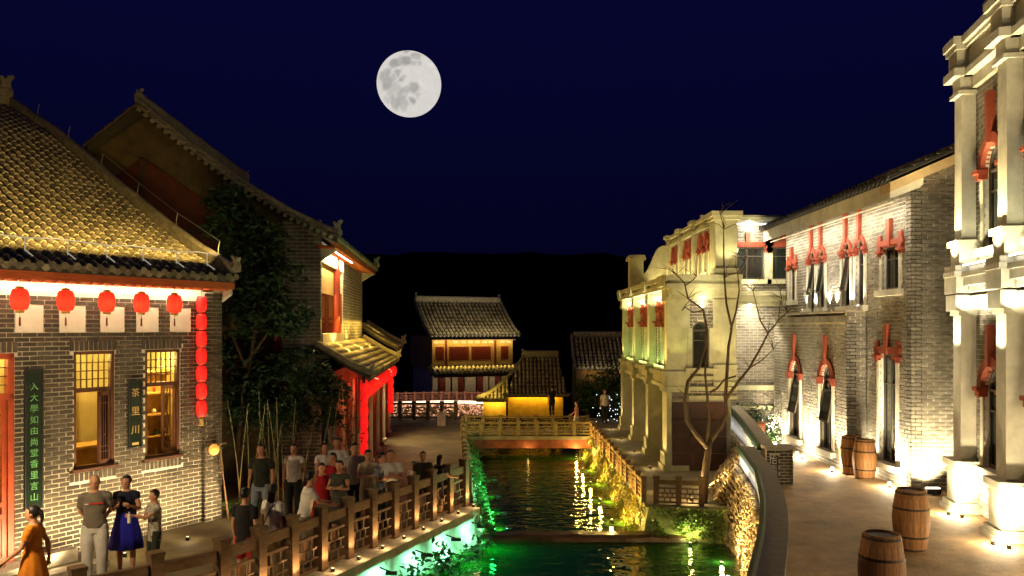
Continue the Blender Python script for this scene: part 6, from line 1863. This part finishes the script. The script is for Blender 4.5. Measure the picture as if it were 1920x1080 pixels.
def person(label, x, y, h, face, shirt, lower, hair="short", bottoms="trousers", arms=("down","down"), sleeve=0.55, legs="stand", female=False, lean=0.0, shoes=None, neck_m=None, extra=None, zb=0.0, hairm=None, head_turn=0.0, long_top=0.0):
    """person in local space facing +y, feet at the origin, built for 1.70 m and scaled"""
    s = h/1.70
    t = thing("person", label, "person", (x, y, zb), R(face), None)
    t.scale = (s, s, s)
    sw = 0.152 if female else 0.174     # shoulder half width
    hip = 0.095
    # legs
    st = {"stand": ((-0.02,0.0),(0.02,0.0)), "walk": ((0.22,-0.05),(-0.20,0.10)), "apart": ((0.03,0.0),(-0.03,0.0))}[legs]
    joints = []
    for sd_, (fy, lift) in zip((-1, 1), st):
        hp = V(sd_*hip, 0, 0.88); an = V(sd_*(0.10 if legs != "apart" else 0.15), fy, 0.085+max(0, lift)*0.5)
        kn = (hp+an)/2+V(sd_*0.01, 0.035+abs(fy)*0.12, 0.01)
        joints.append((hp, kn, an))
    body = MB()
    L_ = lambda z_: lean*(z_-0.9)      # forward lean above the hips
    rings(body, [(0,0,0.80,0.13,0.09),(0,0,0.90,0.165,0.105),(0,L_(1.02),1.02,0.145,0.095),(0,L_(1.15),1.15,0.155,0.10),(0,L_(1.30),1.30,sw*0.92,0.105),(0,L_(1.38),1.385,sw*0.80,0.085),(0,L_(1.43),1.435,0.075,0.062)])
    for hp, kn, an in joints:
        caps(body, [hp-V(0,0,0.02), (hp+kn)/2, kn, (kn+an)/2+V(0,-0.012,0.02), an], [0.088,0.075,0.056,0.054,0.038])
        caps(body, [an+V(0,-0.03,-0.045), an+V(0,0.06,-0.05), an+V(0,0.14,-0.06)], [0.036,0.038,0.028], 8)
    hc = V(0, L_(1.58)+0.012, 1.585)
    caps(body, [V(0,L_(1.42)-0.01,1.41), hc+V(0,-0.012,-0.09)], [0.056,0.054])
    Rh = Matrix.Rotation(R(head_turn), 3, 'Z')
    hd = MB()
    hd.ell((0,0,0.012), 0.077, 0.095, 0.103, 16, 12); hd.ell((0,0.018,-0.05), 0.058, 0.072, 0.068, 14, 8)
    hd.ell((0,0.098,-0.018), 0.013, 0.018, 0.024, 8, 6)          # nose
    for sd_ in (-1, 1): hd.ell((sd_*0.078,-0.005,-0.012), 0.012, 0.02, 0.03, 8, 6)   # ears
    body.add([hc + Rh @ Vector(v) for v in hd.v], hd.f)
    # arms
    sh_el = []
    fing = MB()
    for sd_, pose in zip((-1, 1), arms):
        S = V(sd_*(sw+0.005), L_(1.38), 1.375)
        if pose == "down": E1 = S+V(sd_*0.05,-0.02,-0.28); W = E1+V(sd_*0.01,0.06,-0.24); hd_ = V(0,0.12,-1)
        elif pose == "back": E1 = S+V(sd_*0.045,-0.09,-0.27); W = E1+V(-sd_*0.15,-0.10,-0.17); hd_ = V(-sd_*0.8,-0.2,-0.4)
        elif pose == "phone": E1 = S+V(sd_*0.06,0.04,-0.27); W = E1+V(-sd_*0.10,0.20,0.10); hd_ = V(-sd_*0.5,0.7,0.4)
        elif pose == "cross": E1 = S+V(sd_*0.07,0.10,-0.25); W = E1+V(-sd_*0.25,0.10,0.03); hd_ = V(-sd_*0.9,0.2,0.2)
        elif pose == "reach": E1 = S+V(sd_*0.02,0.22,-0.16); W = E1+V(-sd_*0.06,0.22,0.06); hd_ = V(0,1,0.2)
        elif pose == "up": E1 = S+V(sd_*0.14,0.14,-0.14); W = E1+V(-sd_*0.08,0.12,0.20); hd_ = V(-sd_*0.3,0.2,0.9)
        elif pose == "rail": E1 = S+V(sd_*0.06,0.14,-0.24); W = E1+V(-sd_*0.02,0.22,-0.06); hd_ = V(-sd_*0.3,0.9,-0.1)
        elif pose == "swing": E1 = S+V(sd_*0.05,0.10,-0.26); W = E1+V(0,0.18,-0.15); hd_ = V(0,0.7,-0.5)
        elif pose == "swingb": E1 = S+V(sd_*0.05,-0.14,-0.25); W = E1+V(0,-0.02,-0.24); hd_ = V(0,0.1,-1)
        hd_.normalize()
        caps(body, [S, (S+E1)/2, E1, (E1+W)/2, W], [0.042,0.043,0.038,0.036,0.026], 8)
        # palm and fingers
        wide = hd_.cross(V(sd_,0,0.2)); wide = wide.normalized() if wide.length > 0.1 else V(0,1,0)
        thick = hd_.cross(wide).normalized()
        kx = W+hd_*0.095
        caps(body, [W+hd_*0.01, W+hd_*0.05, kx], [0.026,0.032,0.030], 8)
        for k, (off, ln) in enumerate(((-0.030,0.070),(-0.010,0.080),(0.010,0.075),(0.030,0.060))):
            b0 = kx+wide*off-hd_*0.01; m0 = b0+hd_*ln*0.55-thick*0.006*sd_; e0 = m0+hd_*ln*0.40-thick*0.030*sd_
            fing.tube([b0, m0, e0], [0.0105,0.0095,0.007], 6)
        tb = W+hd_*0.03+wide*(-0.028); fing.tube([tb, tb+hd_*0.035-wide*0.025, tb+hd_*0.065-wide*0.03-thick*0.012*sd_], [0.013,0.011,0.008], 6)
        sh_el.append((S, E1, W, kx))
    me = remeshed(body, 0.0125, 3)
    bm = bmesh.new(); bm.from_mesh(me)
    fm = fing.mesh("tmp"); bm.from_mesh(fm); bm.to_mesh(me); bm.free()
    me.polygons.foreach_set("use_smooth", [True]*len(me.polygons))
    me.materials.clear(); me.materials.append(SKIN); me.name = "body"
    link("body", me, t)
    # eyes and mouth
    fc = MB()
    for sd_ in (-1, 1):
        em = MB().ell((sd_*0.03,0.088,0.008), 0.012, 0.009, 0.006, 8, 6)
        MB().add([hc + Rh @ Vector(v) for v in em.v], em.f).build("eye", EYE, t)
    lm = MB().ell((0,0.086,-0.062), 0.022, 0.010, 0.006, 8, 6)
    MB().add([hc + Rh @ Vector(v) for v in lm.v], lm.f).build("mouth", LIP, t)
    # hair
    if hair != "bald":
        hm = MB()
        hm.ell((0,-0.012,0.026), 0.084, 0.100, 0.104, 18, 12)
        vv = []
        for v in hm.v:
            v = Vector(v)
            if v.y > 0.03 and v.z < 0.062: v.y = min(v.y, 0.03-0.25*(0.062-v.z)); v.x *= 0.96
            if v.z < -0.02 and hair in ("short",): v = V(v.x*0.9, v.y*0.92, max(v.z,-0.045))
            vv.append(v)
        hb = MB().add(vv, hm.f)
        if hair in ("long", "bob"):
            n_ = -0.16 if hair == "bob" else -0.30
            rings(hb, [(0,-0.055,n_,0.075,0.028),(0,-0.06,n_*0.6,0.085,0.04),(0,-0.05,-0.03,0.086,0.055),(0,-0.03,0.03,0.07,0.06)], 14)
        if hair in ("bun", "tail"):
            hb.ell((0,-0.10,0.06 if hair == "bun" else 0.02), 0.04, 0.045, 0.04, 10, 8)
            if hair == "tail": caps(hb, [(0,-0.12,0.01),(0,-0.135,-0.08),(0,-0.12,-0.18)], [0.03,0.028,0.012], 8)
        for i, v in enumerate(hb.v):
            p = Vector(v); hb.v[i] = tuple(hc + Rh @ (p + V(0,0,0.006*noise.noise(p*60))))
        hb.build("hair", hairm or HAIR, t, True)
    # top
    tp = MB()
    hem = 0.86-long_top
    rings(tp, [(0,0,hem,0.185,0.125),(0,0,0.95,0.178,0.118),(0,L_(1.06),1.06,0.162,0.112),(0,L_(1.18),1.18,0.175,0.118),(0,L_(1.30),1.30,sw*1.0,0.122),(0,L_(1.37),1.375,sw*0.92,0.102),(0,L_(1.42),1.425,0.10,0.080)])
    for (S, E1, W, kx), sd_ in zip(sh_el, (-1, 1)):
        if sleeve <= 1:
            e_ = S.lerp(E1, sleeve)
            tp.tube([S-V(sd_*0.05,0,0), S, e_], [0.062,0.066,0.062], 10)
        else:
            tp.tube([S-V(sd_*0.05,0,0), S, E1, W], [0.066,0.066,0.052,0.042], 10)
    tm = remeshed(tp, 0.015, 3)
    folds(tm, 0.010, lambda c: V(c.x*9, c.y*9, c.z*14+x*7))
    tm.materials.clear(); tm.materials.append(shirt)
    link("top", tm, t)
    # bottoms
    if bottoms in ("trousers", "shorts", "loose"):
        bt = MB()
        rings(bt, [(0,0,0.78,0.165,0.11),(0,0,0.88,0.178,0.116),(0,0,0.98,0.160,0.108)])
        for hp, kn, an in joints:
            w_ = 1.25 if bottoms == "loose" else 1.0
            if bottoms == "shorts": bt.tube([hp+V(0,0,0.02), hp.lerp(kn,0.5), hp.lerp(kn,0.92)], [0.10,0.094,0.088], 12)
            else: bt.tube([hp+V(0,0,0.02), hp.lerp(kn,0.5), kn, kn.lerp(an,0.5), an+V(0,0,-0.02)], [0.10,0.088*w_,0.072*w_,0.066*w_,0.062*w_], 12)
        bmesh_ = remeshed(bt, 0.015, 3)
        folds(bmesh_, 0.009, lambda c: V(c.x*10, c.y*10, c.z*8+x*5))
        bmesh_.materials.clear(); bmesh_.materials.append(lower)
        link("trousers" if bottoms != "shorts" else "shorts", bmesh_, t)
    else:
        ln = {"skirt": 0.50, "dress": 0.42}[bottoms]
        sk = MB(); nn = 40
        for i, (z_, rr) in enumerate(((1.05,0.150),(0.95,0.178),(0.80,0.215),(0.65,0.25),(ln,0.285),(ln+0.002,0.270))):
            for j in range(nn):
                g_ = 2*PI*j/nn; f_ = 1+0.06*i/4*math.sin(g_*9+1.3)+0.03*i/4*math.sin(g_*5)
                sk.v.append((rr*f_*math.cos(g_), 0.80*rr*f_*math.sin(g_), z_))
        for i in range(5):
            for j in range(nn):
                j2 = (j+1) % nn; sk.f.append((i*nn+j, i*nn+j2, i*nn+nn+j2, i*nn+nn+j))
        sk.build("skirt", lower, t, True)
    for hp, kn, an in joints:
        sm = MB(); caps(sm, [an+V(0,-0.035,-0.048), an+V(0,0.06,-0.052), an+V(0,0.145,-0.058)], [0.042,0.044,0.034], 10)
        sm.box(an.x-0.04, an.x+0.04, an.y-0.08, an.y+0.18, an.z-0.083, an.z-0.066)
        sm.build("shoe", shoes or SHOE, t, True)
    if extra: extra(t, sh_el, hc)
    return t

def g_pos(px, py_head, h, Y=None):
    """ground position of a person whose head top is seen at (px, py)"""
    Y = Y or 1500*(CAM_H-h)/(py_head-615)
    return (px-960)*Y/1500, Y

C_or = cloth("orange_cotton", (0.62,0.20,0.01)); C_gr = cloth("grey_brown_cotton", (0.16,0.135,0.10)); C_lg = cloth("pale_grey_cotton", (0.58,0.55,0.50))
C_nv = cloth("navy_cotton", (0.008,0.010,0.03)); C_bl = cloth("royal_blue_cotton", (0.010,0.010,0.32)); C_pt = cloth("patterned_white_cotton", (0.06,0.055,0.04), col2=(0.62,0.58,0.46), scale=18)
C_bk = cloth("black_cotton", (0.012,0.011,0.012)); C_rd = cloth("red_cotton", (0.40,0.012,0.014)); C_wh = cloth("white_cotton", (0.74,0.70,0.62)); C_jn = cloth("pale_denim", (0.22,0.27,0.33))
C_dk = cloth("dark_olive_cotton", (0.025,0.028,0.018)); C_kh = cloth("khaki_cotton", (0.30,0.24,0.12)); C_gw = cloth("grey_white_cotton", (0.38,0.36,0.29)); C_pl = cloth("dark_print_cotton", (0.02,0.03,0.02), col2=(0.10,0.10,0.07), scale=16); C_yw = cloth("cream_cotton", (0.55,0.48,0.30))

def chest_stripe(col, z_=1.26, w_=0.13):
    def f(t, sh, hc):
        MB().box(-w_,w_*0.55,0.118,0.132,z_-0.012,z_+0.012).build("chest_print", cloth("red_print", (0.55,0.03,0.02)), t)
        MB().box(w_*0.58,w_,0.118,0.131,z_-0.012,z_+0.004).build("chest_print", C_wh, t)
    return f
def holding(kind, side):
    def f(t, sh, hc):
        S, E1, W, kx = sh[0 if side < 0 else 1]
        # things held are parts of the grip here: a bottle or a phone closed in the fingers
        if kind == "phone":
            MB().box(kx.x-0.036,kx.x+0.036,kx.y-0.005,kx.y+0.005,kx.z-0.02,kx.z+0.12).build("phone_case", C_bk, t)
        elif kind == "bottle":
            MB().lathe([(0.032,0),(0.033,0.12),(0.026,0.16),(0.012,0.18),(0.012,0.21)], 12, (kx.x,kx.y,kx.z-0.14)).build("water_flask", C_wh, t)
        elif kind == "letter":
            q = glyph("A", 0.17, C_bk, t, (0,0.128,1.19), PI, "shirt_letter")
    return f
def strap(t, sh, hc):
    MB().tube([(0.10,-0.09,1.43),(0.02,-0.128,1.25),(-0.10,-0.125,1.02)], 0.009, 6).build("bag_strap", C_bk, t)

x, y = g_pos(62, 948, 1.60); person("person in orange tee walking past the couplet board with dark hair tied back", x, y, 1.60, 105, C_or, C_or, "tail", "dress", ("swing","swingb"), 0.6, "walk", True)
x, y = g_pos(178, 890, 1.72); person("bald man in grey tee and pale trousers with hands behind his back", x, y, 1.72, 200, C_gr, C_lg, "bald", "loose", ("back","back"), 0.75, "stand", extra=chest_stripe(None))
x, y = g_pos(237, 891, 1.62); person("woman in navy top and royal blue skirt holding a phone", x, y, 1.62, 195, C_nv, C_bl, "bun", "dress", ("phone","phone"), 0.35, "stand", True, extra=holding("phone", 1), head_turn=-6)
x, y = g_pos(290, 918, 1.42); person("boy in white patterned shirt reaching towards the woman in blue", x, y, 1.42, 135, C_pt, C_dk, "short", "trousers", ("reach","cross"), 0.6, "stand", long_top=0.16, extra=holding("bottle", -1))
x, y = g_pos(460, 915, 1.60); person("person in black tee and red shorts seen from behind with a bottle", x, y, 1.60, -20, C_bk, C_rd, "short", "shorts", ("down","down"), 0.6, "apart", extra=holding("bottle", -1), long_top=0.06)
x, y = g_pos(512, 908, 1.60); person("long-haired woman in white tee with shoulder strap facing the canal", x, y, 1.60, -25, C_wh, C_kh, "long", "trousers", ("down","down"), 0.65, "stand", True, extra=strap)
person("man in white tee leaning on the promenade railing", -3.60, 13.85, 1.60, -60, C_wh, C_gr, "short", "shorts", ("rail","rail"), 0.6, "apart", lean=0.18)
x, y = g_pos(490, 832, 1.75); person("stocky man in dark tee and pale jeans beside the bamboo", x, y, 1.75, 175, C_dk, C_jn, "short", "trousers", ("down","down"), 0.6, "apart")
x, y = g_pos(551, 832, 1.63); person("woman in white tee and dark wide trousers in front of the bamboo", x, y, 1.63, 180, C_wh, C_dk, "bun", "loose", ("back","down"), 0.4, "stand", True)
x, y = g_pos(608, 830, 1.62); person("person in white top with tied hair next to the hall column", x, y, 1.62, 215, C_wh, C_dk, "tail", "trousers", ("down","cross"), 0.5, "stand", True)
x, y = g_pos(631, 820, 1.72); person("tall person in white shirt behind the group by the hall", x, y, 1.72, 190, C_wh, C_dk, "short", "trousers", ("down","down"), 0.6, "stand")
x, y = g_pos(603, 868, 1.50); person("girl in red dress standing with the group behind the railing", x, y, 1.50, 200, C_rd, C_rd, "short", "dress", ("down","down"), 0.4, "stand", True)
x, y = g_pos(637, 863, 1.56); person("woman in dark print dress and red sleeves with her arms folded", x, y, 1.56, 170, C_pl, C_pl, "short", "dress", ("cross","cross"), 0.3, "stand", True)
x, y = g_pos(624, 851, 1.60, 15.9); person("person raising both hands behind the woman in the print dress", x, y, 1.62, 170, C_rd, C_dk, "bob", "trousers", ("up","up"), 0.4, "stand", True)
x, y = g_pos(664, 830, 1.73); person("man in grey tee and black trousers before the red lantern string", x, y, 1.73, 205, C_gw, C_bk, "short", "trousers", ("down","down"), 0.6, "stand")
x, y = g_pos(690, 843, 1.60); person("girl in cream tee and shorts next to the man in grey", x, y, 1.60, 200, C_yw, C_yw, "tail", "shorts", ("down","cross"), 0.6, "stand", True)
x, y = g_pos(715, 850, 1.58, 16.2); person("person in pale blue top turned towards the boy with the letter tee", x, y, 1.58, 250, C_jn, C_bk, "short", "trousers", ("phone","phone"), 0.6, "stand")
x, y = g_pos(732, 843, 1.64); person("boy in white tee with a black letter and dark collar", x, y, 1.64, 190, C_wh, C_bk, "short", "trousers", ("cross","cross"), 0.6, "stand", extra=holding("letter", 1), long_top=0.05)
x, y = g_pos(776, 865, 1.22); person("long-haired child in white tee by the railing posts", x, y, 1.22, 160, C_wh, C_dk, "long", "shorts", ("down","down"), 0.6, "stand", True)
x, y = g_pos(793, 846, 1.45); person("child peeping over the railing beside the long-haired child", x, y, 1.45, 185, C_dk, C_dk, "short", "trousers", ("down","down"), 0.6, "stand")
x, y = g_pos(821, 853, 1.35); person("dark-haired child in black seen from behind at the end of the railing", x, y, 1.35, -50, C_bk, C_bk, "bob", "shorts", ("rail","rail"), 0.6, "stand", lean=0.1)
person("distant person in dark clothes standing before the yellow gatehouse wall", 1.85, 36.9, 1.45, 30, C_bk, C_bk, "short", "trousers", ("down","phone"), 0.6, "stand")
person("distant person in pink walking on the far side of the footbridge", 2.55, 31.6, 1.2, 80, cloth("pink_cotton", (0.55,0.22,0.20)), C_wh, "short", "shorts", ("down","swing"), 0.6, "walk")
person("distant person in white by the shrubs beyond the footbridge", 4.0, 34.5, 1.45, 200, C_wh, C_dk, "short", "trousers", ("down","down"), 0.6, "stand")

bpy.data.scenes.remove(TMP)
bpy.data.scenes.remove(bpy.data.scenes["glyphs"])
